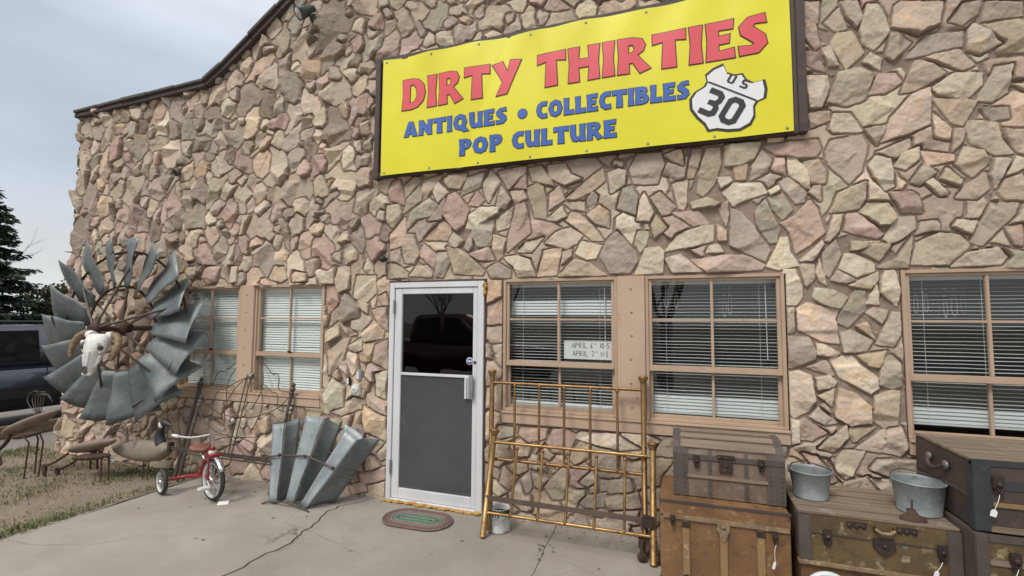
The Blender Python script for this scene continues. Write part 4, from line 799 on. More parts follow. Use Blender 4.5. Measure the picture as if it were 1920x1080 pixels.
def necklaces():
    r = random.Random(8); labels = {}
    for k, (x, z) in enumerate([(-.16, 1.98), (-.1, 1.98), (-.02, 1.97), (.30, 1.96), (.345, 1.96), (.385, 1.96), (.56, 1.97), (1.60, 1.93), (1.66, 1.93), (1.715, 1.93), (1.77, 1.93), (1.82, 1.93), (1.87, 1.93), (-.70, 1.97), (-.62, 1.97)]):
        L = r.uniform(.16, .27); wv = r.uniform(.012, .022); mb = MB(); pts = []
        for i in range(33):
            a = math.pi*i/32; pts.append((x-wv*math.cos(a)*min(1, .3+1.2*math.sin(a)), .16, z-L*math.sin(a)**.6))
        for p in pts: mb.ball(p, .0042, 6)
        tag(mb.build('necklace', 'paper' if k % 3 else 'brightiron'), 'pale bead necklace hanging behind the window blinds', 'necklace', 'bead necklaces hanging behind the blinds')
necklaces()
# ------------------------------------------------------------------ windmill wheel with the skull
def axis_frame(o, xd, yd, zd):
    M = Matrix((Vector(xd), Vector(yd), Vector(zd))).transposed().to_4x4(); M.translation = Vector(o); return M
def windmill():
    a = rad(6); c = Vector((-5.85, -.40, 1.575))
    X = Vector((math.cos(a), math.sin(a), 0)); N = Vector((math.sin(a), -math.cos(a), 0)); Zz = Vector((0, 0, 1))
    W = axis_frame(c, X, Zz, N)      # local: x across, y up, z out of the wall
    t = thing('windmill_fan', 'big galvanised windmill wheel with fanned blades hung on the stone corner', 'windmill wheel', (-5.85, -.4, .5))
    r = random.Random(12); nb = 18; p = rad(30)
    for k in range(nb):
        th = 2*math.pi*(k+.25)/nb; er = Vector((math.cos(th), math.sin(th), 0)); et = Vector((-math.sin(th), math.cos(th), 0))
        pk = p+r.uniform(-.07, .07); ch = et*math.cos(pk)-Vector((0, 0, 1))*math.sin(pk); nn = er.cross(ch)
        vs = []; nu, nv = 8, 8; ro = 1.005+r.uniform(-.05, .045); ri = .47; bend = r.uniform(-.03, .03)
        for j in range(nv+1):
            q = j/nv; rr = ri+(ro-ri)*q; w = .235+(.53-.235)*q
            for i in range(nu+1):
                u = (i/nu-.5); cv = (.055*w)*(1-4*u*u)
                crn = (-.012*(abs(u)*2)**3+.02*math.sin(k*7+u*5)) if j == nv else 0
                pt = er*(rr+crn)+ch*(u*w)+nn*(cv+bend*q*q*2*u+(.012*math.sin(9*q+k*3)+.05*math.sin(k*5.1)*max(0, q-.78))*2*u); vs.append(W @ pt)
        fs = [(j*(nu+1)+i, j*(nu+1)+i+1, (j+1)*(nu+1)+i+1, (j+1)*(nu+1)+i) for j in range(nv) for i in range(nu)]
        mb = MB(); mb.add(vs, fs, None, True); b = mb.build('blade', 'galv', t, fix=False)
        s = b.modifiers.new('solid', 'SOLIDIFY'); s.thickness = .003
        mb = MB(); q = .72; rr = ri+(ro-ri)*q; w = .235+.295*q
        mb.tube([W @ (er*rr+ch*(u*w)+nn*((.055*w)*(1-4*u*u)-.012)) for u in (-.5, -.3, -.1, .1, .3)], .008, 6); mb.build('rib', 'rust', b)
    for R, nm, zz in ((.47, 'inner_ring', 0), (.86, 'outer_ring', -.03)):
        mb = MB(); mb.tube([W @ Vector((R*math.cos(2*math.pi*i/48), R*math.sin(2*math.pi*i/48), zz)) for i in range(48)], .013, 8, closed=True); mb.build(nm, 'rust', t)
    mb = MB(); f = .27
    for k in range(6):
        th = 2*math.pi*(k+.3)/6; e = Vector((math.cos(th), math.sin(th), 0)); e2 = Vector((math.cos(th+.12), math.sin(th+.12), 0))
        mb.tube([W @ (e*.05+Vector((0, 0, f))), W @ (e*.86+Vector((0, 0, .0)))], .0125, 8); mb.tube([W @ (e2*.05), W @ (e2*.86+Vector((0, 0, -.03)))], .011, 8)
    mb.build('spoke', 'iron', t)
    mb = MB(); mb.lathe([(0, -.10), (.05, -.1), (.05, -.03), (.085, -.03), (.085, .02), (.045, .03), (.028, .06), (.028, f-.04), (.06, f-.03), (.065, f+.02), (.035, f+.04), (0, f+.04)], 20, W); mb.build('hub', 'rust', t)
    mb = MB(); mb.tube([c+Vector((0, .02, 0)), c+Vector((0, .42, 0))], .03, 10); mb.build('mounting_pipe', 'iron', t)
windmill()

def skull():
    t = thing('cow_skull', 'bleached white cow skull with curved brown horns hung in front of the windmill hub', 'skull', (-5.58, -.78, 1.3))
    # local: x right, y up, z toward viewer; skull faces out of the wall, turned slightly left
    f = Vector((.30, -.93, .12)).normalized(); u = Vector((0.04, .12, 1)).normalized(); x = u.cross(f).normalized(); u = f.cross(x)
    W = axis_frame((-5.59, -.78, 1.315), x*.84, u*.94, f*.84)
    secs = [(.225, .105, .06, -.02), (.205, .135, .085, .0), (.15, .125, .105, .01), (.08, .12, .11, .02), (.02, .098, .10, .025), (-.05, .075, .085, .035), (-.12, .062, .07, .04), (-.17, .056, .058, .04), (-.205, .045, .045, .038), (-.225, .022, .026, .034)]
    n = 24; vs = []; fs = []
    for y, w, d, zc in secs:
        for j in range(n):
            q = 2*math.pi*j/n; cx, cz = math.cos(q), math.sin(q)
            px = w*abs(cx)**.85*math.copysign(1, cx); pz = zc+d*abs(cz)**.9*math.copysign(1, cz)
            if .04 < y < .16 and abs(cx) > .45 and cz > -.1: px *= 1.10; pz -= .004
            if -.13 < y < .03 and abs(cx) > .6: px *= .93
            vs.append((px, y, pz))
    m = len(secs)
    for i in range(m-1):
        for j in range(n): fs.append((i*n+j, i*n+(j+1) % n, (i+1)*n+(j+1) % n, (i+1)*n+j))
    fs += [tuple(range(n)), tuple(range((m-1)*n, m*n))[::-1]]
    mb = MB(); mb.add(vs, fs, W, True)
    for s in (-1, 1):      # brow ridges, cheek bars, nasal bones
        mb.tube([W @ Vector(q) for q in ((s*.075, .135, .105), (s*.115, .125, .088), (s*.133, .09, .06), (s*.125, .05, .05), (s*.095, .02, .07))], [.014, .022, .02, .016, .012], 8)
        mb.tube([W @ Vector(q) for q in ((s*.10, .0, .05), (s*.085, -.06, .04), (s*.06, -.13, .05))], [.02, .018, .014], 8)
        mb.tube([W @ Vector(q) for q in ((s*.016, .03, .118), (s*.018, -.06, .116), (s*.012, -.125, .108))], [.02, .02, .012], 8)
        mb.ball(W @ Vector((s*.03, -.205, .06)), .022, 10); mb.tube([W @ Vector((s*.10, .20, .0)), W @ Vector((s*.155, .215, -.005))], [.05, .042], 12)
    mb.build('skull', 'bone', t)
    for s in (-1, 1):
        mb = MB(); mb.ball(W @ Vector((s*.112, .082, .085)), .028, 12, (1, 1, 1)); mb.build('eye_socket', 'socket', t)
        mb = MB(); P = spline([W @ Vector(q) for q in ((s*.14, .212, -.005), (s*.195, .215, .0), (s*.25, .175, .02), (s*.275, .09, .04), (s*.268, .0, .055), (s*.245, -.05, .06))], 7); k = len(P)
        mb.tube(P, [.036*(1-i/k)**.55+.006+.0018*math.sin(i*1.4) for i in range(k)], 14); mb.build('horn', 'horn', t)
    mb = MB()
    for s in (-1, 1): mb.add([W @ Vector(q) for q in ((s*.004, -.115, .121), (s*.026, -.14, .112), (s*.028, -.195, .093), (s*.006, -.205, .092), (s*.004, -.115, .112), (s*.02, -.14, .09), (s*.022, -.195, .08), (s*.006, -.205, .08))], [(0, 1, 2, 3), (4, 5, 6, 7), (0, 1, 5, 4), (1, 2, 6, 5), (2, 3, 7, 6), (3, 0, 4, 7)])
    mb.build('nostril', 'socket', t)
skull()

# ------------------------------------------------------------------ leaning windmill blades
def fan_section():
    t = thing('fan_section', 'section of loose galvanised windmill blades leaning on the wall left of the door', 'windmill blades', (-3.25, -.35, 0))
    def quad(nm, A, B, C, D, m, curve=.0, curl=0):
        A, B, C, D = [Vector(q)+Vector((0, -.05, 0)) for q in (A, B, C, D)]; n = (B-A).cross(D-A).normalized(); nu, nv = 6, 12; vs = []
        for j in range(nv+1):
            v = j/nv
            for i in range(nu+1):
                u = i/nu; p = (A*(1-u)+B*u)*(1-v)+(D*(1-u)+C*u)*v
                vs.append(p+n*(curve*(1-(2*u-1)**2)+.003*math.sin(v*9+u*4)-curl*max(0, .12-v)*8*abs(.12-v)))
        mb = MB(); mb.add(vs, [(j*(nu+1)+i, j*(nu+1)+i+1, (j+1)*(nu+1)+i+1, (j+1)*(nu+1)+i) for j in range(nv) for i in range(nu)], None, True)
        o = mb.build(nm, m, t, fix=False); s = o.modifiers.new('solid', 'SOLIDIFY'); s.thickness = .003; s.offset = 0; return o
    # each blade: a pale folded front strip and a broad face running back from it (top-left, top-right, bottom-right, bottom-left)
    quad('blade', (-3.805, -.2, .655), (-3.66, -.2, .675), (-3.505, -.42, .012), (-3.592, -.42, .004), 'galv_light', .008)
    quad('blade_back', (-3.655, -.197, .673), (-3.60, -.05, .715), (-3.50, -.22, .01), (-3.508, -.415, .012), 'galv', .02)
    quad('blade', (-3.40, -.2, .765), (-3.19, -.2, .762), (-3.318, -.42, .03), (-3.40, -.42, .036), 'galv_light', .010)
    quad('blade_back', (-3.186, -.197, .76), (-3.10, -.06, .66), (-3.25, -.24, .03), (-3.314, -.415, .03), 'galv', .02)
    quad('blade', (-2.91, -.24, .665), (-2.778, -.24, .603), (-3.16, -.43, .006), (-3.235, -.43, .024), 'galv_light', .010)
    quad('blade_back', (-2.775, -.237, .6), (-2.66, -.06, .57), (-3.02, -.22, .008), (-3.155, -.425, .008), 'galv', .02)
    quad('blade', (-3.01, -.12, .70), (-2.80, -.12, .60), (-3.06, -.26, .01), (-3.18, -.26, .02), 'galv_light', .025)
    mb = MB()
    mb.tube(spline([(-3.63, -.46, .004), (-3.56, -.445, .028), (-3.42, -.435, .036), (-3.27, -.44, .03), (-3.13, -.455, .008), (-3.09, -.47, .004)], 5), .008, 8)
    mb.tube([(-3.58, -.315, .405), (-3.28, -.325, .43)], .008, 8); mb.tube([(-3.25, -.325, .43), (-2.93, -.35, .36)], .008, 8); mb.tube([(-3.46, -.16, .47), (-3.33, -.2, .48)], .009, 8); mb.tube([(-3.15, -.17, .44), (-2.95, -.2, .40)], .009, 8)
    mb.tube([(-2.90, -.33, .30), (-2.80, -.25, .255)], .008, 8); mb.tube([(-2.86, -.27, .36), (-2.74, -.18, .31)], .008, 8)
    mb.tube([(-4.02, -.36, .32), (-3.82, -.33, .36), (-3.60, -.31, .40)], .007, 8)
    mb.v = [(a, b-.05, c) for a, b, c in mb.v]; mb.split('band', 'iron', t)
    mb = MB()
    for p in ((-3.58, -.325, .41), (-3.27, -.335, .43), (-2.94, -.36, .365)): mb.ball(p, .016, 8)
    mb.v = [(a, b-.05, c) for a, b, c in mb.v]; mb.split('bolt', 'hardware', t)
fan_section()

# ------------------------------------------------------------------ wrought iron bed ends and rail
def iron_bed():
    def panel(name, label, O, ux, lean, W_, H, peak, post_r, legs):
        """ux: across, lean: direction up the panel; local (s,h)"""
        ux = Vector(ux).normalized(); lean = Vector(lean).normalized(); O = Vector(O); P = lambda s, h, o=0: O+ux*s+lean*h+ux.cross(lean)*o
        t = thing(name, label, 'bed end', tuple(O), 'wrought iron bed ends')
        for s in (-1, 1):
            mb = MB(); mb.tube([P(s*W_, 0), P(s*W_, H-.06)], post_r, 10); mb.build('post', 'iron', t)
            mb = MB(); mb.ball(P(s*W_, H-.03), .03, 10); mb.ball(P(s*W_, H+.015), .022, 10); mb.ball(P(s*W_, H-.07), .026, 10); mb.build('post_cap', 'brightiron' if legs else 'iron', t)
        mb = MB(); r = .0048; k = H
        for s in (-1, 1):
            mb.tube(spline([P(s*W_, k-.06), P(s*(W_-.13), k-.055), P(s*(W_-.19), k-.02), P(s*(W_-.20), k+.06), P(s*(W_-.24), k+.115), P(s*.33, k+.12), P(s*.17, peak-.06), P(s*.06, peak-.015), P(0, peak)], 6), r, 7)
            mb.tube(spline([P(0, peak), P(s*.10, peak-.05), P(s*.20, peak-.17), P(s*.245, peak-.32), P(s*.21, peak-.47), P(s*.17, peak-.56)], 6), r, 7)
            mb.tube(spline([P(s*W_, k-.08), P(s*(W_-.13), k-.22), P(s*.28, k-.32), P(s*.12, k-.345), P(0, k-.35)], 6), r, 7)
            if legs: mb.tube(spline([P(0, k-.35), P(s*.16, k-.37), P(s*.38, k-.45), P(s*W_, k-.60)], 6), r, 7)
        mb.tube([P(0, peak), P(0, .28)], r*1.2, 8); mb.build('scrollwork', 'iron', t)
        mb = MB(); mb.ball(P(0, peak), .033, 10); mb.ball(P(0, k-.35), .022, 10); mb.ball(P(.02, peak+.02, .01), .02, 8); mb.split('casting', 'brightiron' if legs else 'iron', t)
        mb = MB(); mb.tube([P(-W_, .29), P(W_, .29)], .009, 8); mb.build('cross_bar', 'iron', t)
    panel('bed_headboard', 'taller dark wrought iron bed headboard with scrolls leaning on the left windows', (-4.40, -.30, .0), (1, 0, 0), (0, .26, 1.04), .645, 1.03, 1.33, .017, False)
    panel('bed_footboard', 'lower wrought iron bed end with bright castings, in front of the taller one', (-4.28, -.37, .0), (1, 0, .0), (-.02, .24, .85), .625, .855, 1.12, .015, True)
    t = thing('bed_rail', 'long rusty angle iron bed rail lying level across the leaning iron bed ends', 'bed rail', (-4.35, -.42, .36))
    mb = MB(); M = Matrix.Translation((-4.98, -.41, .355)) @ Matrix.Rotation(rad(-.3), 4, 'Y'); mb.box(0, 1.30, 0, .006, -.018, .02, .001, M); mb.box(0, 1.30, .006, .035, -.018, -.012, .001, M); mb.build('angle_bar', 'iron', t)
    mb = MB(); mb.box(-5.01, -4.97, -.42, -.37, .32, .41, .004); mb.build('end_hook', 'hardware', t)
iron_bed()

# ------------------------------------------------------------------ tricycle
def wheel_parts(mb_list, W, R, wt, tyre_m, rim_m, spokes, parent, name='wheel', white=True):
    """wheel in the local xy plane of W, axle along z"""
    t = MB(); t.lathe([(R-wt*1.1, -wt*.5), (R-wt*.4, -wt*.62), (R-.002, -wt*.28), (R, 0), (R-.002, wt*.28), (R-wt*.4, wt*.62), (R-wt*1.1, wt*.5)], 36, W); o = t.build(name, tyre_m, parent)
    rm = MB(); rm.lathe([(R-wt*.95, -wt*.58), (R-wt*1.45, -wt*.45), (R-wt*1.55, 0), (R-wt*1.45, wt*.45), (R-wt*.95, wt*.58)], 36, W); rm.build('rim', rim_m, o)
    s = MB()
    for k in range(spokes):
        a = 2*math.pi*k/spokes; zz = wt*.5*(1 if k % 2 else -1); s.tube([W @ Vector((.02*math.cos(a+.5), .02*math.sin(a+.5), zz)), W @ Vector(((R-wt*1.4)*math.cos(a), (R-wt*1.4)*math.sin(a), 0))], .0022, 5)
    s.build('spokes', 'chrome', o)
    h = MB(); h.lathe([(0, -wt*.9), (.016, -wt*.9), (.022, -wt*.3), (.022, wt*.3), (.016, wt*.9), (0, wt*.9)], 14, W); h.build('hub', 'chrome', o)
    return o
def tricycle():
    t = thing('tricycle', 'red child tricycle with white rimmed wheels and chrome handlebar on the concrete', 'tricycle', (-4.4, -.5, 0))
    h = Vector((.955, -.297, 0)); s = Vector((.297, .955, 0)); u = Vector((0, 0, 1)); O = Vector((-4.13, -.60, 0))
    P = lambda a, b, c: O+h*a+s*b+u*c
    hs = rad(4); fw = Vector((h.x*math.cos(hs)-h.y*math.sin(hs), h.x*math.sin(hs)+h.y*math.cos(hs), 0)); fs_ = Vector((-fw.y, fw.x, 0))
    wheel_parts(None, axis_frame(P(0, 0, .19), fw, u, fs_), .19, .032, 'rubber', 'whitewheel', 20, t, 'front_wheel')
    for b in (-.23, .20): wheel_parts(None, axis_frame(P(-.55, b, .12), h, u, s), .12, .03, 'rubber', 'whitewheel', 12, t, 'rear_wheel')
    mb = MB(); mb.tube([P(-.55, -.21, .12), P(-.55, .18, .12)], .010, 8); mb.tube(spline([P(-.55, -.15, .125), P(-.50, -.05, .135), P(-.35, 0, .16), P(-.12, 0, .19)], 5), .016, 10)
    mb.tube(spline([P(-.30, 0, .17), P(-.20, 0, .32), P(-.13, 0, .41), P(-.06, 0, .455)], 6), .019, 10); mb.tube([P(-.055, 0, .40), P(-.045, 0, .48)], .024, 12)
    mb.build('frame', 'tred', t)
    mb = MB()
    for b in (-.035, .035): mb.tube(spline([P(-.03, b, .42), P(-.012, b*1.2, .34), P(0, b*1.25, .19)], 5), .009, 8)
    mb.box(-.05, .05, -.05, .05, .395, .42, .01, axis_frame(P(-.02, 0, .0), h, s, u)); mb.build('fork', 'tred', t)
    mb = MB(); mb.tube([P(-.05, 0, .44), P(-.06, 0, .60)], .011, 8); mb.tube(spline([P(-.19, -.235, .60), P(-.12, -.15, .585), P(-.065, -.06, .595), P(-.06, 0, .60), P(-.065, .06, .595), P(-.12, .15, .65), P(-.18, .235, .66)], 6), .0105, 10); mb.build('handlebar', 'chrome', t)
    mb = MB(); 
    for b in (-1, 1): mb.tube([P(-.19, b*.235, .60 if b < 0 else .66), P(-.26, b*.26, .605 if b < 0 else .665)], .015, 10)
    mb.split('grip', 'plastic', t)
    mb = MB(); pts = []
    for i in range(13):
        a = rad(30+i*9); pts += [(P(.212*math.cos(a), -.026, .19+.212*math.sin(a))), P(.218*math.cos(a), 0, .19+.218*math.sin(a)), P(.212*math.cos(a), .026, .19+.212*math.sin(a))]
    mb.add(pts, [(i*3+k, i*3+k+1, i*3+k+4, i*3+k+3) for i in range(12) for k in (0, 1)], None, True); o = mb.build('mudguard', 'chrome', t, fix=False); o.modifiers.new('s', 'SOLIDIFY').thickness = .002
    mb = MB(); mb.ball(P(-.05, 0, .43), .034, 12, (1, 1, .9)); mb.build('steering_head', 'plastic', t)
    mb = MB(); M = axis_frame(P(-.30, 0, .425), h, s, u)
    prof = []; n = 20
    for zz, sc in ((-.012, .94), (0, 1), (.014, .97), (.022, .8), (.024, .0)):
        prof.append([(sc*(.105*math.cos(2*math.pi*i/n)), sc*(.085-.03*math.cos(2*math.pi*i/n))*math.sin(2*math.pi*i/n), zz+.02*(math.cos(2*math.pi*i/n) < -.3)*.6) for i in range(n)])
    vs = [q for ring in prof for q in ring]; mb.add(vs, [(j*n+i, j*n+(i+1) % n, (j+1)*n+(i+1) % n, (j+1)*n+i) for j in range(4) for i in range(n)]+[tuple(range(n))], M, True); mb.build('seat', 'seat', t)
    mb = MB(); mb.tube([P(-.29, 0, .41), P(-.21, 0, .34)], .012, 8); mb.build('seat_post', 'chrome', t)
    mb = MB()
    for sgn in (-1, 1):
        mb.tube([P(0, sgn*.03, .19), P(.0, sgn*.05, .19), P(-sgn*.07, sgn*.055, .15), P(-sgn*.07, sgn*.12, .15)], .006, 6); mb.box(-.035, .035, -.045, .045, -.012, .012, .006, axis_frame(P(-sgn*.07, sgn*.105, .15), h, s, u))
    mb.build('pedal', 'plastic', t)
tricycle()
o = MB().box(-.045, .045, -.03, .03, 0, .004, 0, Matrix.Translation((-3.97, -.62, .004)) @ Matrix.Rotation(rad(35), 4, 'Z') @ Matrix.Rotation(rad(14), 4, 'X')).build('paper_scrap', 'paper'); tag(o, 'small white paper scrap on the concrete beside the tricycle front wheel', 'paper')

# ------------------------------------------------------------------ yard sculptures
def yard_art():
    V = Vector
    def oval(mb, A, B, wd, th, side, n=14):
        A, B = V(A), V(B); d = (B-A); L = d.length; d.normalize(); sd = V(side).normalized(); up = sd.cross(d).normalized(); W = axis_frame((A+B)/2, d, sd, up)
        bm = bmesh.new(); bmesh.ops.create_uvsphere(bm, u_segments=20, v_segments=14, radius=1)
        for q in bm.verts:
            x = q.co.x; k = 1-.25*x; q.co = V((x*L/2, q.co.y*wd/2*k, q.co.z*th/2))
        mb.bm(bm, W, True)
    # the left one: grazing, shovel-blade back
    t = thing('yard_animal', 'rusty grazing animal sculpture with tilted shovel blade body, nearest the navy vehicle', 'sculpture', (-6.7, -.72, 0))
    mb = MB(); oval(mb, (-7.10, -.75, .385), (-6.36, -.66, .69), .17, .075, (0.2, .5, -.2)); b = mb.build('body', 'shovel', t)
    mb = MB(); oval(mb, (-6.96, -.74, .36), (-6.56, -.69, .45), .08, .06, (0, 1, 0)); mb.build('belly', 'rust', t)
    for x, y, xt, dx in ((-6.66, -.76, -6.76, -.06), (-6.57, -.68, -6.60, -.05), (-6.76, -.62, -6.80, .0)):
        mb = MB(); mb.tube([(xt, y, .43), (x-dx*.4+.02, y, .345), (x, y, -.05)], .0085, 7); mb.build('leg', 'rust', t)
    mb = MB(); mb.tube(spline([(-6.98, -.75, .39), (-7.05, -.75, .30), (-7.18, -.76, .20), (-7.24, -.76, .16)], 5), [.022]*5+[.02]*10+[.018], 8); mb.build('neck', 'rust', t)
    mb = MB(); oval(mb, (-7.27, -.76, .20), (-7.07, -.76, .06), .075, .035, (0, 1, .1)); mb.build('head', 'rust', t)
    mb = MB()
    for k in range(5):
        mb.tube(spline([(-6.66+.015*k, -.69, .64), (-6.73+.04*k, -.69, .73), (-6.77+.055*k, -.68, .80+.012*k), (-6.69+.05*k, -.67, .865-.008*k), (-6.58+.03*k, -.66, .875-.025*k)], 5), .005, 6)
    mb.tube(spline([(-6.66, -.69, .64), (-6.80, -.70, .74), (-6.83, -.69, .83), (-6.74, -.68, .88), (-6.68, -.68, .87)], 5), .005, 6); mb.build('tail', 'iron', t)
    # the second one: lower, striding
    t = thing('yard_animal', 'low rusty striding animal sculpture with curled wire tail, beside the goose decoy', 'sculpture', (-6.0, -.52, 0))
    mb = MB(); oval(mb, (-6.32, -.55, .235), (-5.66, -.50, .40), .17, .10, (0.1, .7, -.3)); mb.build('body', 'shovel', t)
    mb = MB(); oval(mb, (-6.24, -.56, .17), (-5.72, -.50, .235), .10, .07, (0, 1, 0)); mb.build('belly', 'rust', t)
    for x, y, x1 in ((-5.83, -.52, -6.02), (-5.79, -.47, -6.0), (-6.12, -.45, -6.10), (-6.06, -.42, -6.12)):
        mb = MB(); mb.tube([(x1, y, .26), (x-.01, y, .19 if x > -6 else .12), (x, y, -.05 if x > -6 else .03)], .009, 7); mb.build('leg', 'rust', t)
    for dy, dz, dx in ((-.03, 0, 0), (.04, -.05, .09)):
        mb = MB(); mb.tube([(-6.28+dx, -.55+dy, .22+dz), (-6.45+dx, -.57+dy, .12+dz), (-6.59+dx, -.58+dy, .06+dz)], .013, 7); mb.build('front_leg', 'rust', t)
        mb = MB(); oval(mb, (-6.62+dx, -.58+dy, .085+dz), (-6.575+dx, -.59+dy, -.045), .05, .04, (0, 1, 0)); mb.build('foot', 'rust', t)
    mb = MB()
    for k in range(4):
        mb.tube(spline([(-5.86, -.51, .39), (-5.79+.012*k, -.50, .48-.008*k), (-5.70, -.49, .575-.03*k), (-5.60, -.48, .585-.035*k), (-5.53+.01*k, -.48, .53-.04*k), (-5.54, -.48, .47-.03*k)], 5), .0055, 6)
    mb.build('tail', 'iron', t)
    # goose
    t = thing('goose_decoy', 'brown goose decoy with black neck and white cheek on two thin rods', 'decoy', (-5.4, -.35, 0))
    mb = MB(); secs = [(-5.94, .275, .01, .012), (-5.86, .262, .04, .06), (-5.72, .262, .06, .10), (-5.52, .265, .075, .122), (-5.34, .27, .075, .122), (-5.20, .285, .065, .105), (-5.10, .31, .075, .08), (-5.06, .33, .02, .025)]
    n = 20; vs = []
    for x, z, w, h in secs:
        for j in range(n): q = 2*math.pi*j/n; vs.append((x, -.36+w*math.cos(q), z+h*math.sin(q)*(1 if math.sin(q) > 0 else .85)))
    mb.add(vs, [(i*n+j, i*n+(j+1) % n, (i+1)*n+(j+1) % n, (i+1)*n+j) for i in range(len(secs)-1) for j in range(n)], None, True); mb.build('body', 'goose_body', t)
    mb = MB(); P = spline([(-5.16, -.36, .33), (-5.205, -.36, .42), (-5.205, -.36, .50), (-5.18, -.36, .57), (-5.14, -.36, .595), (-5.09, -.365, .585)], 5); k = len(P); mb.tube(P, [.055-.02*min(1, i/12) if i < k-8 else .042-.002*(i-k+8) for i in range(k)], 12); mb.tube([(-5.10, -.365, .585), (-5.05, -.37, .578), (-5.005, -.375, .57)], [.03, .02, .006], 10); mb.build('neck', 'goose_dark', t)
    mb = MB(); mb.ball((-5.165, -.385, .57), .03, 10, (.7, .8, 1.2)); mb.build('cheek', 'white', t)
    mb = MB(); mb.add([(-5.93, -.40, .25), (-5.86, -.465, .19), (-5.74, -.47, .155), (-5.72, -.455, .18), (-5.84, -.445, .225)], [(0, 1, 2, 3, 4)]); o = mb.build('tail_patch', 'white', t, fix=False); o.modifiers.new('s', 'SOLIDIFY').thickness = .008
    for x in (-5.43, -5.35): mb = MB(); mb.tube([(x, -.36, .18), (x, -.36, -.05)], .005, 6); mb.build('leg', 'rust', t)
yard_art()

# ------------------------------------------------------------------ door mat, paint can
def doormat():
    t = thing('door_mat', 'oval braided door mat in brown and green rings on the concrete before the door', 'door mat', (-2.115, -.335, 0))
    M = Matrix.Translation((-2.115, -.335, .002)) @ Matrix.Rotation(rad(1), 4, 'Z'); cols = ['mat_brown', 'mat_red', 'mat_brown', 'mat_brown', 'mat_light', 'mat_brown', 'mat_light', 'mat_green', 'mat_green', 'mat_light', 'mat_brown', 'mat_light', 'mat_green']
    rings = {}; s = .0165; L = .128
    for k in range(10):
        off = .185-k*s-.009; R = off; col = cols[k]
        pts = []
        for i in range(60):
            a = 2*math.pi*i/60; pts.append((math.cos(a)*R+(L if math.cos(a) > 0 else -L)*1.0, math.sin(a)*R, .006))
        rings.setdefault(col, MB())
        P = [M @ Vector(p) for p in pts]
        rings[col].tube(P, .0095, 6, closed=True)
    for i, (c, mb) in enumerate(rings.items()):
        for j, q in enumerate(mb.v): pass
        mb.build('braid', c, t)
    mb = MB(); mb.tube([M @ Vector((-.12, .006, .006)), M @ Vector((.12, .006, .006))], .01, 6); mb.tube([M @ Vector((-.12, -.008, .006)), M @ Vector((.12, -.008, .006))], .01, 6); mb.build('braid_core', 'mat_green', t)
    n = 48; mb = MB(); vs = [M @ Vector(((.172*math.cos(2*math.pi*i/n))+(.128 if math.cos(2*math.pi*i/n) > 0 else -.128), .172*math.sin(2*math.pi*i/n), .004)) for i in range(n)]; mb.add(vs, [tuple(range(n))]); mb.build('backing', 'mat_brown', t)
doormat()
def paint_can():
    t = thing('paint_can', 'white paint can with dark drips under the brass bed end', 'paint can', (-1.40, -.27, 0))
    M = Matrix.Translation((-1.40, -.27, .001)); R = .083
    mb = MB(); mb.lathe([(0, .0), (R, 0), (R+.003, .004), (R, .01), (R, .168), (R+.004, .174), (R, .18), (R-.006, .178), (R-.008, .165), (R-.008, .01), (0, .008)], 32, M); mb.build('can', 'paintcan', t)
    mb = MB(); mb.lathe([(0, .135), (R-.0085, .135)], 24, M); mb.build('paint', 'carblack', t)
    mb = MB(); r = random.Random(5)
    for i in range(10):
        a = rad(200+i*16); l = r.uniform(.02, .06)
        mb.tube([M @ Vector((R*math.cos(a)*1.01, R*math.sin(a)*1.01, .177)), M @ Vector((R*math.cos(a+.06)*1.015, R*math.sin(a+.06)*1.015, .177-l))], [.012, .004], 6)
    mb.build('drip', 'carblack', t)
    mb = MB(); mb.tube(spline([M @ Vector((-R-.003, 0, .145)), M @ Vector((-.05, -R-.02, .10)), M @ Vector((0, -R-.012, .085)), M @ Vector((.05, -R-.02, .10)), M @ Vector((R+.003, 0, .145))], 5), .0022, 6); mb.build('bail_handle', 'bucketm', t)
paint_can()

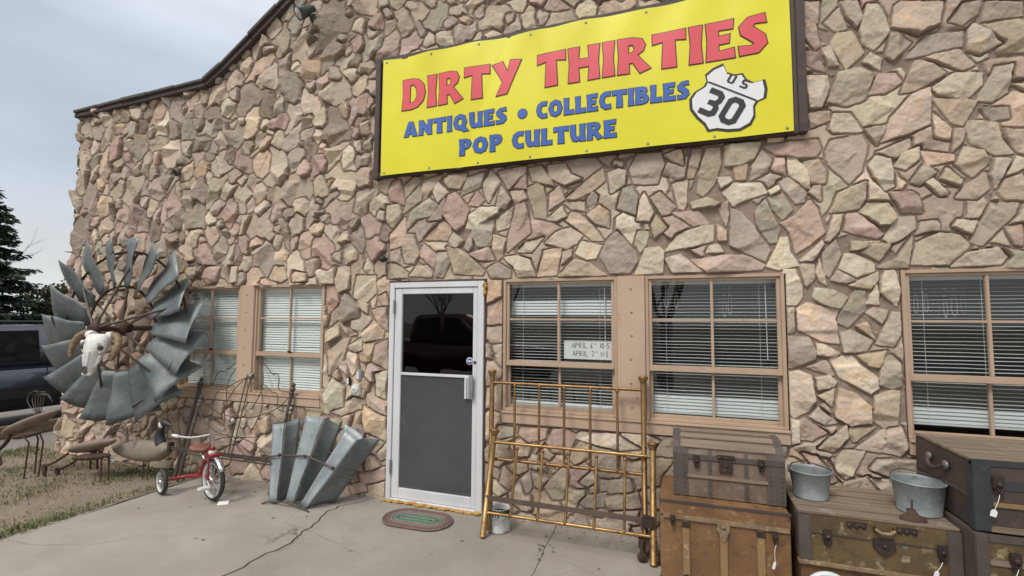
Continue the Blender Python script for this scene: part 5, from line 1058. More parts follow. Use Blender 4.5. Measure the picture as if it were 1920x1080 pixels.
# ------------------------------------------------------------------ brass bed
def brass_bed():
    def end(name, label, BL, BR, TL, TR, post_r, rails, sp_x, sp_h, m, mp, lowbar=None):
        BL, BR, TL, TR = map(Vector, (BL, BR, TL, TR)); t = thing(name, label, 'bed end', tuple((BL+BR)/2), 'brass bed ends')
        L = lambda u, v: (BL*(1-u)+BR*u)*(1-v)+(TL*(1-u)+TR*u)*v
        for u in (0, 1):
            mb = MB(); mb.tube([L(u, .0), L(u, .02), L(u, .022), L(u, .97)], [post_r*1.15, post_r*1.15, post_r, post_r], 14); p = mb.build('post', mp, t)
            d = (L(u, 1)-L(u, 0)).normalized(); W = d.to_track_quat('Z', 'Y').to_matrix().to_4x4(); W.translation = L(u, .965)
            mb = MB(); mb.lathe([(post_r, 0), (post_r*1.25, .006), (post_r*1.2, .016), (post_r*1.75, .035), (post_r*1.85, .046), (post_r*1.5, .056), (0, .06)], 18, W); mb.build('cap', 'brassdark', p)
        for v in rails: mb = MB(); mb.tube([L(0, v), L(1, v)], .0125, 10); mb.build('rail', m, t)
        for u in sp_x:
            mb = MB(); mb.tube([L(u, sp_h[0]), L(u, sp_h[1])], .0105, 10); s = mb.build('spindle', m, t)
            mb = MB()
            for v in sp_h: mb.ball(L(u, v), .0165, 10)
            mb.split('collar', 'brassdark', s)
        return t, L
    su = [.165, .335, .503, .672, .842]
    end('brass_headboard', 'tall tarnished brass bed headboard leaning on the window board, behind the shorter one', (-1.455, -.35, .02), (-.255, -.35, .02), (-1.545, -.09, 1.245), (-.275, -.09, 1.245), .021, [.43, .925], su, (.435, .91), 'brassdark', 'brassdark')
    end('brass_footboard', 'shorter brass bed footboard standing in front of the tall one', (-1.472, -.45, .005), (-.195, -.45, .005), (-1.462, -.24, .76), (-.20, -.24, .76), .023, [.225, .905], su, (.235, .86), 'brass', 'brass')
    t = thing('bed_side_rail', 'brown iron bed rail lying behind the brass bed ends near the ground', 'bed rail', (-.85, -.37, .25))
    mb = MB(); M = Matrix.Translation((-1.47, -.395, .285)) @ Matrix.Rotation(rad(.4), 4, 'Y'); mb.box(0, 1.28, 0, .005, -.02, .02, .001, M); mb.box(0, 1.28, .005, .04, -.02, -.014, .001, M); mb.build('angle_bar', 'rail', t)
    mb = MB(); mb.box(-.27, -.19, -.43, -.37, .24, .31, .004); mb.build('end_hook', 'hardware', t)
    t = thing('caster_pile', 'rusty iron casters and brackets heaped at the right foot of the brass bed', 'casters', (-.235, -.40, 0))
    r = random.Random(6)
    for i in range(3):
        c = Vector((-.275+.05*i, -.42+.03*(i % 2), .035+.045*(i == 1))); W = axis_frame(c, Vector((math.cos(i), math.sin(i), 0)), Vector((0, 0, 1)), Vector((math.sin(i), -math.cos(i), 0)))
        mb = MB(); mb.lathe([(0, -.014), (.03, -.014), (.034, 0), (.03, .014), (0, .014)], 18, W); mb.build('caster_wheel', 'rust', t)
        mb = MB(); mb.box(-.012, .012, -.0, .055, .016, .021, .002, W); mb.box(-.012, .012, -.0, .055, -.021, -.016, .002, W); mb.tube([W @ Vector((0, .05, 0)), W @ Vector((0.01, .12, 0))], .009, 8); mb.build('caster_fork', 'rust', t)
    mb = MB(); mb.box(-.30, -.20, -.40, -.37, .08, .17, .005, Matrix.Rotation(.0, 4, 'Y')); mb.build('bracket', 'rust', t)
brass_bed()

# ------------------------------------------------------------------ trunks
def latch(mb, x, y, z, w=.035, h=.06, body=True):
    mb.box(x-w/2, x+w/2, y-.012, y, z-h*.2, z+h*.5, .003); mb.box(x-w*.38, x+w*.38, y-.016, y, z-h*.55, z-h*.15, .004); mb.ball((x, y-.016, z+h*.05), w*.28, 8); mb.tube([(x-w*.3, y-.018, z-h*.1), (x, y-.024, z-h*.5), (x+w*.3, y-.018, z-h*.1)], .004, 6)
def rivets(mb, pts, r=.005):
    for p in pts: mb.ball(p, r, 6)
def tag_card(name, label, top, drop, y, two=False, wdt=.022, ht=.034):
    t = thing(name, label, 'price tag', top)
    x, _, z = top; mb = MB(); mb.tube(spline([(x, y, z), (x-.012, y-.01, z-drop*.4), (x-.03 if two else x-.012, y-.012, z-drop)], 5), .0016, 5); mb.build('string', 'paper', t)
    bx, bz = (x-.03 if two else x-.012), z-drop
    mb = MB(); M = Matrix.Translation((bx, y-.012, bz)) @ Matrix.Rotation(rad(14), 4, 'Y'); mb.prism([(-wdt*.25, 0), (wdt*.25, 0), (wdt*.5, -ht*.3), (wdt*.45, -ht), (-wdt*.45, -ht), (-wdt*.5, -ht*.3)], -.001, .001, M); mb.build('tag', 'paper', t)
def trunks():
    # A: dome topped, on B
    t = thing('dome_trunk', 'weathered grey trunk with rounded slatted lid, standing on the orange brown trunk', 'trunk', (.285, -.3, .505))
    x0, x1, yf, yb, zb = -.055, .622, -.50, -.06, .522
    prof = [(yf, zb), (yf, .80), (yf+.012, .835), (yf+.05, .868), (yf+.13, .893), (yf+.22, .902), (yf+.31, .893), (yb-.03, .865), (yb, .82), (yb, zb)]
    def ext(mb, px0, px1, off): 
        n = len(prof); cy, cz = (yf+yb)/2, .70; P = []
        for y, z in prof:
            P.append((y+off*(1 if y > cy else -1)*(1 if z < .86 else .6), z+(off if z > .81 else 0)))
        vs = [(px0, y, z) for y, z in P]+[(px1, y, z) for y, z in P]; mb.add(vs, [tuple(range(n)), tuple(range(2*n-1, n-1, -1))]+[(i, (i+1) % n, n+(i+1) % n, n+i) for i in range(n)])
    mb = MB(); ext(mb, x0+.004, x1-.004, 0); mb.build('body', 'tr_panel', t)
    mb = MB(); ext(mb, x0, x0+.095, .006); ext(mb, x1-.105, x1, .006); mb.split('end_band', 'tr_grey', t)
    mb = MB(); ext(mb, .165, .19, .004); ext(mb, .385, .41, .004); mb.split('strap', 'tr_grey', t)
    mb = MB(); 
    for (y, z, ang) in ((yf+.03, .858, 40), (yf+.105, .892, 18), (yf+.20, .909, 2), (yf+.30, .902, -12)):
        M = Matrix.Translation((0, y, z)) @ Matrix.Rotation(rad(ang), 4, 'X'); mb.box(x0+.05, x1-.05, -.034, .034, -.008, .008, .003, M)
    mb.build('lid_slat', 'tr_wood', t)
    mb = MB(); mb.box(x0+.09, x1-.10, yf-.013, yf, .645, .667, .003); mb.build('slat', 'tr_wood', t)
    mb = MB(); mb.box(x0+.09, x1-.01, yf-.010, yf, .765, .795, .002); mb.build('closing_band', 'tr_grey', t)
    mb = MB(); latch(mb, .095, yf-.008, .755, .04, .075); mb.build('latch', 'hardware', t); mb = MB(); latch(mb, .485, yf-.008, .765, .04, .075); mb.build('latch', 'hardware', t)
    mb = MB(); mb.box(.235, .315, yf-.017, yf, .695, .785, .004); mb.box(.22, .33, yf-.022, yf-.004, .785, .808, .004); mb.ball((.275, yf-.018, .74), .011, 10); mb.build('lock', 'hardware', t)
    mb = MB(); rivets(mb, [(x, yf-.008, z) for x in (x0+.02, x0+.075, x1-.085, x1-.02) for z in [.55+.03*i for i in range(9)]]+[(x, yf-.0055, z) for x in (.1775, .3975) for z in (.55, .6, .70)], .0035); mb.build('rivet', 'hardware', t)
    # B
    t = thing('orange_trunk', 'orange brown flat topped trunk with pale vertical slats, standing on the concrete', 'trunk', (.24, -.34, 0))
    x0, x1, yf, yb = -.14, .62, -.62, -.08
    one('body', 'tr_canvas', t, x0, x1, yf, yb, .003, .415, .006)
    one('lid', 'tr_canvas', t, x0-.002, x1+.002, yf-.004, yb+.004, .417, .515, .008)
    mb = MB(); mb.box(x0+.02, x1-.005, yf-.014, yf, .405, .432, .003); mb.build('edge_strip', 'tr_hstrip', t)
    mb = MB(); mb.box(x0-.006, x1+.006, yf-.009, yf+.02, .0, .03, .003); mb.box(x0-.006, x1+.006, yf-.010, yf+.012, .506, .519, .002); mb.split('edge_binding', 'tr_dark', t)
    for x in (.02, .243, .455): 
        mb = MB(); mb.box(x-.022, x+.022, yf-.013, yf, .03, .402, .003); s = mb.build('slat', 'tr_strip', t)
        mb = MB(); mb.prism([(x-.027, .03), (x+.027, .03), (x+.02, .062), (x, .072), (x-.02, .062)], yf-.017, yf-.012); mb.box(x-.024, x+.024, yf-.018, yf-.012, .36, .40, .003); rivets(mb, [(x, yf-.018, .045), (x-.012, yf-.018, .38), (x+.012, yf-.018, .38)], .004); mb.split('slat_clamp', 'hardware', s)
    mb = MB(); latch(mb, -.062, yf-.012, .40, .032, .06); mb.build('latch', 'hardware', t); mb = MB(); latch(mb, .532, yf-.012, .375, .03, .07); mb.build('latch', 'hardware', t)
    mb = MB(); mb.box(.205, .28, yf-.02, yf-.008, .36, .44, .004); mb.prism([(.21, .37), (.275, .37), (.262, .33), (.243, .30), (.224, .33)], yf-.021, yf-.012); mb.ball((.243, yf-.022, .395), .012, 10); mb.build('lock', 'tr_hstrip', t)
    tag_card('price_tag', 'narrow white price tag hanging from the right latch of the orange brown trunk', (.535, yf-.03, .345), .10, yf-.035, False, .016, .045)
    # C
    t = thing('olive_trunk', 'scuffed olive brown trunk with slatted wooden lid carrying the two buckets', 'trunk', (1.08, -.35, 0))
    x0, x1, yf, yb = .660, 1.432, -.66, -.06
    one('body', 'tr_olive', t, x0, x1, yf, yb, .27, .545, .006)
    one('base', 'tr_canvas', t, x0+.004, x1-.004, yf+.012, yb-.004, .003, .262, .006)
    mb = MB(); mb.box(x0-.012, x1+.010, yf-.018, yf+.03, .262, .285, .004); mb.build('ledge', 'tr_hstrip', t)
    mb = MB(); 
    for i, (a, b) in enumerate(((-.655, -.56), (-.552, -.44), (-.432, -.30), (-.292, -.18), (-.172, -.065))): mb.box(x0-.004, x1+.004, a, b, .546, .562+.002*(i % 2), .004)
    mb.build('lid_slat', 'tr_wood', t)
    mb = MB(); mb.box(x0-.006, x0+.062, yf-.008, yf+.1, .287, .545, .004); mb.box(x1-.06, x1+.006, yf-.008, yf+.1, .287, .545, .004); mb.split('corner_band', 'tr_grey', t)
    mb = MB(); mb.box(x0+.06, x1-.06, yf-.006, yf, .44, .447, .002); mb.build('lid_seam', 'tr_dark', t)
    mb = MB(); latch(mb, .80, yf-.004, .43, .045, .085); mb.build('latch', 'hardware', t); mb = MB(); latch(mb, 1.345, yf-.004, .425, .045, .085); mb.build('latch', 'hardware', t)
    mb = MB(); mb.prism([(1.03, .46), (1.125, .46), (1.135, .41), (1.08, .36), (1.025, .41)], yf-.014, yf); mb.ball((1.08, yf-.014, .42), .014, 10); mb.build('lock', 'hardware', t)
    mb = MB()
    for xx in (.95, 1.19):
        mb = MB(); mb.box(xx-.05, xx+.05, yf-.008, yf, .512, .535, .003)
        for d in (-.035, 0, .035): mb.ball((xx+d, yf-.006, .512), .014, 8, (1, .5, 1))
        mb.build('handle_plate', 'hardware', t)
    mb = MB(); mb.box(1.03, 1.045, yf-.02, yf, .495, .525, .003); mb.box(1.12, 1.135, yf-.02, yf, .495, .525, .003); mb.split('handle_loop', 'hardware', t)
    mb = MB(); mb.tube([(1.035, yf-.018, .513), (1.06, yf-.03, .498), (1.105, yf-.03, .498), (1.13, yf-.018, .513)], .009, 8); mb.build('handle', 'tr_hstrip', t)
    one('label_patch', 'galv', t, 1.165, 1.19, yf-.003, yf, .418, .436)
    tag_card('price_tag', 'white price tag on a string from the right latch of the olive trunk', (1.335, yf-.02, .385), .045, yf-.03, True, .022, .04)
    # D and E
    t = thing('black_trunk', 'large dark trunk with blue grey corner band, top one of the right hand stack', 'trunk', (1.97, -.42, .6))
    x0, x1, yf, yb, z0, z1 = 1.462, 2.45, -.75, -.09, .598, .962
    one('body', 'tr_dark', t, x0, x1, yf, yb, z0, z1-.012, .006)
    mb = MB(); 
    for i in range(5): mb.box(x0-.003, x1, yf+.015+.128*i, yf+.135+.128*i, z1-.012, z1+.004, .003)
    mb.build('lid_slat', 'tr_wood', t)
    mb = MB(); mb.box(x0-.008, x0+.075, yf-.008, yf+.05, z0, z1-.004, .004); mb.box(x1-.075, x1, yf-.008, yf+.05, z0, z1-.004, .004); mb.box(x0-.008, x1, yf-.006, yf+.02, z1-.03, z1+.002, .004); mb.split('corner_band', 'tr_slate', t)
    mb = MB(); mb.box(x0+.075, x1-.07, yf-.012, yf, .728, .752, .003); mb.build('slat', 'tr_strip', t); mb = MB(); mb.box(x0+.06, x1-.07, yf-.012, yf, z0+.002, z0+.032, .003); mb.build('bottom_slat', 'tr_wood', t)
    mb = MB(); mb.box(x0+.075, x1-.07, yf-.005, yf, .815, .86, .002); mb.build('closing_band', 'tr_slate', t)
    mb = MB(); latch(mb, 1.56, yf-.008, .845, .05, .09); mb.build('latch', 'hardware', t)
    mb = MB(); mb.box(x0-.006, x0, yf+.05, yb-.01, .755, .768, .002); mb.build('side_seam', 'tr_grey', t)
    mb = MB()
    for y in (-.50, -.30): mb.ball((x0-.012, y, .865), .03, 10, (.5, 1, .9))
    mb.split('handle_plate', 'brightiron', t); mb = MB(); mb.tube(spline([(x0-.02, -.50, .865), (x0-.035, -.45, .835), (x0-.037, -.40, .826), (x0-.035, -.35, .835), (x0-.02, -.30, .865)], 4), .012, 8); mb.build('handle', 'tr_dark', t)
    tag_card('price_tag', 'white price tag on a long string from the latch of the dark upper trunk', (1.555, yf-.02, .80), .075, yf-.03, True, .028, .036)
    t = thing('lower_trunk', 'dark brown trunk under the black trunk, lower one of the right hand stack', 'trunk', (1.96, -.42, 0))
    x0, x1, yf, yb, z0, z1 = 1.448, 2.45, -.775, -.09, .003, .588
    one('body', 'tr_olive', t, x0, x1, yf, yb, z0, z1, .008)
    mb = MB(); mb.box(x0-.006, x0+.05, yf-.008, yf+.3, z0, z1+.003, .004); mb.box(x0+.05, x1, yf-.008, yf+.01, .555, .592, .004); mb.split('edge_band', 'tr_grey', t)
    mb = MB(); mb.box(x0+.05, x1, yf-.010, yf, .44, .47, .003); mb.build('slat', 'tr_wood', t)
    mb = MB(); latch(mb, 1.60, yf-.006, .475, .05, .085); mb.build('latch', 'hardware', t)
    tag_card('price_tag', 'white price tag hanging from the latch of the lowest dark trunk at the right edge', (1.60, yf-.02, .445), .05, yf-.03, True, .03, .035)
trunks()
def buckets():
    def bucket(label, c, R0, R1, H, sx, bail, m='bucketm'):
        t = thing('bucket', label, 'bucket', c, 'old zinc buckets on the olive trunk'); M = Matrix.Translation(c)
        mb = MB(); mb.lathe([(0, .006), (R0, .004), (R0+.003, 0), (R0+.003, .012), (R0+.001, .014), (R0*.55+R1*.45, H*.45), (R1, H-.008), (R1+.005, H-.004), (R1+.005, H+.003), (R1-.001, H+.003), (R1-.004, H-.01), (R0*.55+R1*.45-.003, H*.45), (R0-.003, .012), (0, .012)], 40, M, sx=sx); mb.build('pail', m, t)
        mb = MB(); 
        for s in (-1, 1): mb.box(-.016, .016, -.004, .004, H-.03, H+.02, .003, M @ Matrix.Translation((s*(R1*sx+.004), 0, 0)) @ Matrix.Rotation(rad(90), 4, 'Z'))
        mb.split('ear', 'bucketm', t)
        mb = MB(); mb.tube(spline([M @ Vector(p) for p in bail], 6), .0035, 7); mb.build('bail_handle', 'iron', t)
    R, H = .118, .185
    bucket('dull zinc bucket with a rust hole, at the left end of the olive trunk lid', (.785, -.38, .563), .094, .118, .172, 1, [(-.118, 0, .175), (-.10, -.03, .215), (-.03, -.06, .235), (.05, -.06, .215), (.11, -.02, .185), (.118, 0, .175)])
    bucket('bluish oval zinc bucket at the right end of the olive trunk lid', (1.335, -.44, .563), .105, .13, .185, 1.0, [(-.13, 0, .19), (-.12, .05, .20), (-.05, .115, .215), (.05, .11, .205), (.12, .045, .195), (.13, 0, .19)], 'galv_light')
    mb = MB(); M = Matrix.Translation((.845, -.474, .60)) @ Matrix.Rotation(rad(90), 4, 'X') @ Matrix.Rotation(rad(30), 4, 'Y'); 
    t = thing('sad_iron', 'small rusty cast iron stand with upright pin before the bluish bucket', 'iron stand', (1.24, -.60, .563))
    n = 20; P = [(1.245+.068*math.cos(2*math.pi*i/n), -.60+.038*math.sin(2*math.pi*i/n)) for i in range(n)]
    mb = MB(); vs = [(x, y, .564) for x, y in P]+[(1.245+(x-1.245)*.9, -.6+(y+.6)*.9, .582) for x, y in P]+[(1.245+(x-1.245)*.42, -.6+(y+.6)*.55, .594) for x, y in P]+[(1.235+(x-1.245)*.33, -.6+(y+.6)*.5, .622) for x, y in P]
    mb.add(vs, [(j*n+i, j*n+(i+1) % n, (j+1)*n+(i+1) % n, (j+1)*n+i) for j in range(3) for i in range(n)]+[tuple(range(3*n, 4*n))], None, True); mb.build('foot', 'rust', t)
    mb = MB(); mb.tube([(1.24, -.60, .615), (1.243, -.60, .675)], .0055, 8); mb.build('pin', 'iron', t)
buckets()
def cart():
    t = thing('toy_cart', 'low toy cart with pale spoked wheels in front of the olive brown trunk', 'cart', (.86, -.90, 0))
    for x, y in ((.735, -.93), (.91, -.97)):
        W = axis_frame((x, y, .225), (1, .05, 0), (0, 0, 1), (.05, -1, 0)); R = .122
        mb = MB(); mb.lathe([(R-.028, -.012), (R-.01, -.017), (R, -.006), (R, .006), (R-.01, .017), (R-.028, .012), (R-.028, -.012)], 40, W); w = mb.build('wheel', 'cart_rim', t)
        mb = MB()
        for k in range(8): a = 2*math.pi*k/8+.2; mb.tube([W @ Vector((.015*math.cos(a), .015*math.sin(a), 0)), W @ Vector(((R-.026)*math.cos(a), (R-.026)*math.sin(a), 0))], .0045, 6)
        mb.build('spokes', 'cart_rim', w)
        mb = MB(); mb.lathe([(0, -.02), (.018, -.02), (.024, 0), (.018, .02), (0, .02)], 14, W); mb.build('hub', 'hardware', w)
    mb = MB(); mb.box(.70, .96, -.90, -.74, .10, .125, .004); mb.tube([(.735, -.93, .225), (.735, -.80, .12)], .008, 8); mb.tube([(.91, -.97, .225), (.91, -.80, .12)], .008, 8); mb.build('bed', 'tr_strip', t)
    for x, y in ((.74, -.76), (.92, -.76)):
        mb = MB(); W = axis_frame((x, y, .06), (1, 0, 0), (0, 0, 1), (0, -1, 0)); mb.lathe([(0, -.01), (.058, -.01), (.062, 0), (.058, .01), (0, .01)], 24, W); mb.build('small_wheel', 'cart_rim', t)
cart()

# ------------------------------------------------------------------ vehicles
def vehicle(name, label, cat, loc, rot, low, cab, hw, inset, belt, wins, wheels, paint, extra=None):
    t = thing(name, label, cat, loc)
    M = Matrix.Translation(loc) @ Matrix.Rotation(rot, 4, 'Z')
    ztop = max(z for x, z in cab)
    def hwz(z): return hw-(inset*(z-belt)/(ztop-belt) if z > belt else .05*max(0, (.55-z))/.3)
    def loft(mb, poly, bev):
        bm = bmesh.new(); n = len(poly)
        A = [bm.verts.new((x, -hwz(z), z)) for x, z in poly]; B = [bm.verts.new((x, hwz(z), z)) for x, z in poly]
        bm.faces.new(A); bm.faces.new(B[::-1])
        for i in range(n): bm.faces.new((A[i], B[i], B[(i+1) % n], A[(i+1) % n]))
        bmesh.ops.recalc_face_normals(bm, faces=bm.faces); bmesh.ops.bevel(bm, geom=[e for e in bm.edges if len(e.link_faces) == 2 and e.calc_face_angle(0) > .35], offset=bev, segments=3, affect='EDGES'); mb.bm(bm, M, True)
    mb = MB(); loft(mb, low, .05); loft(mb, cab, .045); body = mb.build('body', paint, t)
    for poly in wins:
        for s in (-1, 1):
            k = MB(); pts = [M @ Vector((x, s*(hwz(z)+.003), z)) for x, z in poly]; pi = [M @ Vector((x, s*(hwz(z)-.02), z)) for x, z in poly]; n = len(pts)
            k.add(pts+pi, [tuple(range(n)), tuple(range(n, 2*n))]+[(i, (i+1) % n, n+(i+1) % n, n+i) for i in range(n)]); k.build('side_window', 'carglass', t)
    for xw, R in wheels:
        for s in (-1, 1):
            a = MB(); W = axis_frame((0, 0, 0), (1, 0, 0), (0, 0, 1), (0, -1, 0)); Wc = M @ Matrix.Translation((xw, s*(hw-.10), R)) @ W
            a.lathe([(R*.62, -.11), (R*.93, -.12), (R, -.06), (R, .06), (R*.93, .12), (R*.62, .11)], 32, Wc); w_ = a.build('wheel', 'rubber', t)
            a = MB(); a.lathe([(0, -.07), (R*.2, -.08), (R*.6, -.06), (R*.63, -.11), (R*.63, .11), (R*.6, .06), (R*.2, .08), (0, .07)], 24, Wc); a.build('rim', 'alu', w_)
            a = MB(); Wd = M @ Matrix.Translation((xw, s*(hw-.02), R+.02)) @ W; a.lathe([(0, 0), (R*1.16, 0), (R*1.16, -.03*1), (R*1.22, -.032), (R*1.22, .03)], 28, Wd); a.build('wheel_arch', 'carblack', t)
    if extra: extra(t, M, hwz)
    return t
def cars():
    low = [(-2.45, .42), (-2.45, .80), (-2.36, 1.0), (1.05, 1.0), (1.25, .98), (2.2, .91), (2.42, .78), (2.45, .42), (2.3, .33), (-2.3, .33)]
    cab = [(-2.36, .99), (-2.18, 1.50), (-2.02, 1.585), (-.2, 1.62), (.35, 1.585), (1.12, .99)]
    wins = [[(-2.08, 1.06), (-1.98, 1.50), (-1.40, 1.53), (-1.40, 1.06)], [(-1.20, 1.06), (-1.20, 1.53), (-.45, 1.54), (-.45, 1.06)], [(-.27, 1.06), (-.27, 1.54), (.26, 1.51), (.78, 1.06)]]
    def ex(t, M, hwz):
        for s in (-1, 1):
            mb = MB(); mb.tube(spline([M @ Vector((-2.0, s*.62, 1.58)), M @ Vector((-1.9, s*.62, 1.645)), M @ Vector((-.3, s*.62, 1.67)), M @ Vector((-.05, s*.62, 1.61))], 5), .018, 8); mb.build('roof_rail', 'carblack', t)
            for x in (-1.14, -.24):
                mb = MB(); mb.box(x, x+.17, s*hwz(.98)-.02, s*hwz(.98)+.02, .90, .935, .008, M); mb.build('door_handle', 'carblack', t)
            mb = MB(); mb.box(-2.2, 2.2, s*(hwz(.62))-.012, s*(hwz(.62))+.012, .57, .66, .008, M); mb.build('side_moulding', 'carblack', t)
            mb = MB()
            for x in (-1.30, -.36, .86): mb.box(x-.004, x+.004, s*hwz(.8)-.006, s*hwz(.8)+.003, .42, .985, 0, M)
            mb.build('door_seam', 'slot', t)
            mb = MB(); mb.box(-2.47, -2.38, s*.60-.12, s*.60+.14, .82, 1.1, .02, M); mb.build('tail_light', 'lamp_red', t)
        mb = MB()
        for x in (-1.7, -.6): mb.box(x-.03, x+.03, -.62, .62, 1.65, 1.675, .008, M)
        mb.build('roof_bar', 'carblack', t)
    vehicle('parked_suv', 'dark navy sport utility vehicle parked beyond the stone corner', 'car', (-10.35, 1.15, -.045), rad(90), low, cab, .92, .13, .99, wins, ((-1.45, .36), (1.45, .36)), 'navy', ex)
    low = [(-2.85, .55), (-2.85, 1.12), (1.0, 1.12), (2.5, 1.06), (2.75, .95), (2.8, .5), (2.6, .42), (-2.7, .45)]
    cab = [(-1.2, 1.11), (-1.12, 1.74), (-.95, 1.86), (.35, 1.86), (1.15, 1.11)]
    wins = [[(-1.02, 1.2), (-.98, 1.74), (-.22, 1.77), (-.22, 1.2)], [(-.10, 1.2), (-.10, 1.77), (.34, 1.75), (.85, 1.2)]]
    vehicle('pickup_truck', 'red pickup truck parked across the forecourt, seen reflected in the door glass', 'car', (-5.7, -8.3, -.01), rad(6), low, cab, .95, .14, 1.11, wins, ((-1.8, .39), (1.75, .39)), 'pickup')
    t = thing('parking_rail', 'weathered timber parking rail on the gravel by the navy vehicle', 'rail', (-8.9, -.2, -.04))
    mb = MB(); mb.box(-9.3, -9.12, -2.2, 2.6, -.05, .12, .02); mb.build('timber', 'tr_wood', t)
cars()

# ------------------------------------------------------------------ trees
def spruce():
    t = thing('spruce_tree', 'dark green spruce tree behind the parked vehicle at the left edge', 'tree', (-21.5, 5.0, -.1)); r = random.Random(15); c = Vector((-21.5, 5.0, 0)); Ht = 6.1
    mb = MB(); mb.tube([c, c+Vector((0, 0, Ht*.6)), c+Vector((0, 0, Ht))], [.2, .11, .02], 8); mb.build('trunk', 'bark', t)
    vs = []; fs = []; cs = []; z = .3
    while z < Ht-.1:
        q = 1-z/Ht; L0 = 2.15*q**.8+.14; nb = 12
        for k in range(nb):
            a = r.uniform(0, 6.28); L = L0*r.uniform(.6, 1.12); zz = z+r.uniform(-.12, .12); ca, sa = math.cos(a), math.sin(a)
            if ca < -.35 and sa > .3 and r.random() < .5: continue
            ns = max(3, int(L/.11)); tone = r.uniform(.7, 1.25)
            for i in range(1, ns+1):
                s = i/ns; p = Vector((c.x+ca*L*s, c.y+sa*L*s, zz-.36*L*s*(1-.55*s)+.02))
                spread = .40*L*(1-s)*(.3+s)+.10
                for m in range(13):
                    side = r.choice((-1, 1)); d = Vector((ca*.55-sa*side*.85, sa*.55+ca*side*.85, r.uniform(-.45, .12))).normalized(); l = spread*r.uniform(.4, 1.05)+.05
                    o = p+Vector((r.uniform(-.07, .07), r.uniform(-.07, .07), r.uniform(-.06, .06))); w = d.cross(Vector((r.uniform(-.5, .5), r.uniform(-.5, .5), 1))).normalized()*.03
                    b = len(vs); vs += [o-w, o+w, o+d*l*.6+w*1.2+Vector((0, 0, -.03*l)), o+d*l-Vector((0, 0, .10*l)), o+d*l*.6-w*1.2+Vector((0, 0, -.03*l))]; fs.append((b, b+1, b+2, b+3, b+4))
                    v = tone*r.uniform(.6, 1.35); tip = .25*s; cs += [((.075*v+.012*tip), .115*v+.02*tip, .085*v+.014*tip, 1)]*5
        z += .20+.10*q
    mb = MB(); mb.v = [tuple(v) for v in vs]; mb.f = fs; mb.sm = [False]*len(fs); mb.build('crown', 'needle', t, fix=False, colors=cs)
spruce()
def branch(mb, p, d, L, rr, depth, r, out=None):
    q = p; segs = 4; pts = [q]; rs = [rr]
    for i in range(segs):
        d = (d+Vector((r.uniform(-.16, .16), r.uniform(-.16, .16), r.uniform(-.05, .14)))).normalized(); q = q+d*L/segs; pts.append(q); rs.append(rr*(1-.5*(i+1)/segs))
    mb.tube(pts, rs, 5 if depth > 1 else 3, cap=False)
    if depth == 0: return
    for k in range(3 if depth > 1 else 4):
        i = r.randint(1, segs); a = r.uniform(0, 6.28); s = r.uniform(.5, .95)
        nd = (d+Vector((math.cos(a)*s, math.sin(a)*s, r.uniform(-.1, .45)))).normalized(); branch(mb, pts[i], nd, L*r.uniform(.55, .78), rs[i]*.62, depth-1, r)
    branch(mb, pts[-1], d, L*.7, rs[-1], depth-1, r)
def bare_tree(label, loc, H, seed, group=None):
    t = thing('bare_tree', label, 'tree', loc, group); r = random.Random(seed); c = Vector(loc)
    mb = MB(); mb.tube([c, c+Vector((.05, 0, H*.12)), c+Vector((.02, .05, H*.26))], [H*.026, H*.021, H*.018], 9); mb.build('trunk', 'bark', t)
    mb = MB()
    for k in range(5):
        a = k*1.3+r.uniform(-.3, .3); branch(mb, c+Vector((.02, .05, H*r.uniform(.2, .26))), Vector((math.cos(a)*.55, math.sin(a)*.55, 1)).normalized(), H*r.uniform(.26, .34), H*.0085, 4, r)
    mb.build('crown', 'bark', t); return t
bare_tree('bare branched tree far behind, between the spruce and the stone corner', (-37, 17.4, -.1), 5.2, 3)
bare_tree('bare thin tree just showing past the spruce tips', (-40, 11.2, -.1), 8.5, 4)
bt = bare_tree('bare tree across the road behind the viewer, nearest the pickup', (-8.5, -19.5, -.13), 9, 5, 'trees across the road')
for i, (x, y, s) in enumerate([(-15, -21.5, 1.1), (-4.0, -22, .95), (2.5, -20.5, 1.05), (8, -23, 1.15), (14, -21.5, .9), (-24, -23, 1.2)]):
    c = bt.copy(); COL.objects.link(c); c.location = (x, y, -.13); c.rotation_euler = (0, 0, i*1.1); c.scale = (s, s, s); c['label'] = 'bare tree in the row across the road behind the viewer'
    for ch in bt.children: d = ch.copy(); COL.objects.link(d); d.parent = c
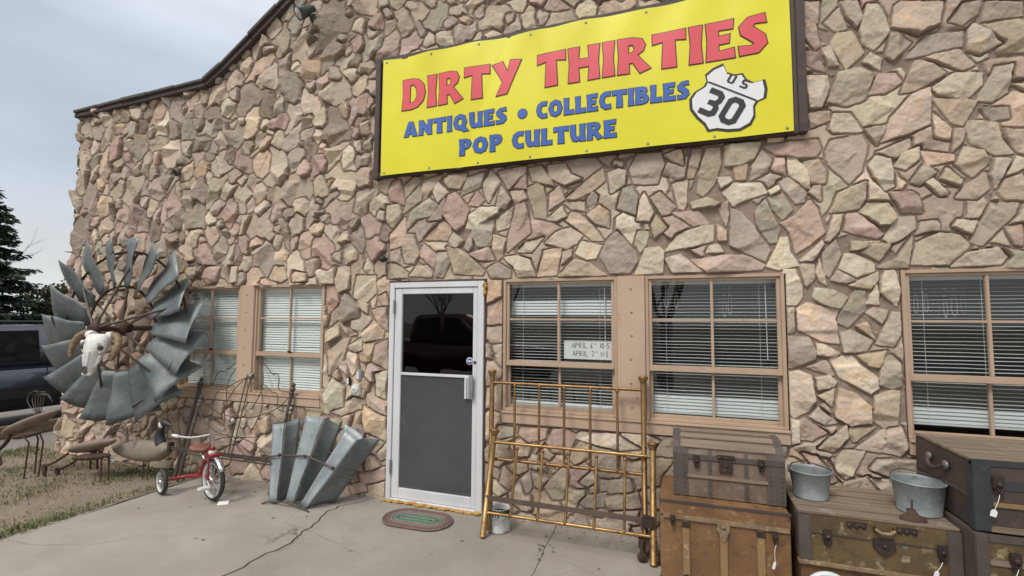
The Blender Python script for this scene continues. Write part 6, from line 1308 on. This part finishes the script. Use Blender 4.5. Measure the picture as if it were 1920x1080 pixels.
def shrub():
    t = thing('evergreen_shrub', 'dark olive evergreen bush beyond the vehicle roof beside the stone corner', 'bush', (-22.05, 7.4, -.1)); r = random.Random(31); c = Vector((-22.05, 7.4, -.1))
    mb = MB()
    for k in range(6): a = k*1.05; mb.tube([c, c+Vector((math.cos(a)*.4, math.sin(a)*.4, .9)), c+Vector((math.cos(a)*.9, math.sin(a)*.9, 1.8))], [.06, .04, .015], 6)
    mb.build('stem', 'bark', t)
    vs = []; fs = []; cs = []; cl = [(Vector((r.gauss(0, .75), r.gauss(0, .75), r.uniform(.3, 2.75))), r.uniform(.28, .55), r.uniform(.6, 1.25)) for _ in range(60)]
    for o, R, tone in cl:
        sc = max(.25, 1.15-max(0, o.z-1.5)*.5); o = Vector((o.x*sc, o.y*sc, o.z))
        for m in range(240):
            d = Vector((r.gauss(0, 1), r.gauss(0, 1), r.gauss(0, 1))).normalized(); p = c+o+d*R*r.uniform(.45, 1.1); u = d.orthogonal().normalized()*r.uniform(.03, .055); w = d.cross(u).normalized()*r.uniform(.03, .07)+d*.03
            b = len(vs); vs += [p-u, p+w, p+u, p-w]; fs.append((b, b+1, b+2, b+3)); v = tone*r.uniform(.7, 1.3); cs += [(.062*v, .066*v, .028*v, 1)]*4
    mb = MB(); mb.v = [tuple(v) for v in vs]; mb.f = fs; mb.sm = [False]*len(fs); mb.build('crown', 'leaf', t, fix=False, colors=cs)
shrub()
# litter
r = random.Random(77)
def leaf_litter():
    mb = MB()
    for k in range(70):
        x = r.uniform(-4.7, 1.5); y = r.uniform(-3.2, -.1); a = r.uniform(0, 6.28); s = r.uniform(.008, .02); M = Matrix.Translation((x, y, .004)) @ Matrix.Rotation(a, 4, 'Z') @ Matrix.Rotation(r.uniform(-.4, .4), 4, 'X')
        mb.add([(-s, 0, 0), (0, s*.45, .004), (s, 0, .001), (0, -s*.4, .003)], [(0, 1, 2, 3)], M)
    for k in range(14):
        x = -.97+r.gauss(0, .05); y = -.50+r.gauss(0, .06); a = r.uniform(0, 6.28); s = r.uniform(.008, .022); M = Matrix.Translation((x, y, .005)) @ Matrix.Rotation(a, 4, 'Z') @ Matrix.Rotation(r.uniform(-.5, .5), 4, 'X')
        mb.add([(-s, 0, 0), (0, s*.45, .006), (s, 0, .001), (0, -s*.4, .004)], [(0, 1, 2, 3)], M)
    for k in range(420):
        x = r.uniform(-4.8, 1.6); y = .06-abs(r.gauss(0, .09)); a = r.uniform(0, 6.28); s = r.uniform(.003, .011); M = Matrix.Translation((x, y-.04, .003)) @ Matrix.Rotation(a, 4, 'Z') @ Matrix.Rotation(r.uniform(-.6, .6), 4, 'X')
        mb.add([(-s, 0, 0), (0, s*.5, .004), (s, 0, .001), (0, -s*.5, .003)], [(0, 1, 2, 3)], M)
    tag(mb.build('leaf_litter', 'soil', fix=False), 'scattered dry leaf crumbs on the concrete', 'leaf litter', kind='stuff')
leaf_litter()
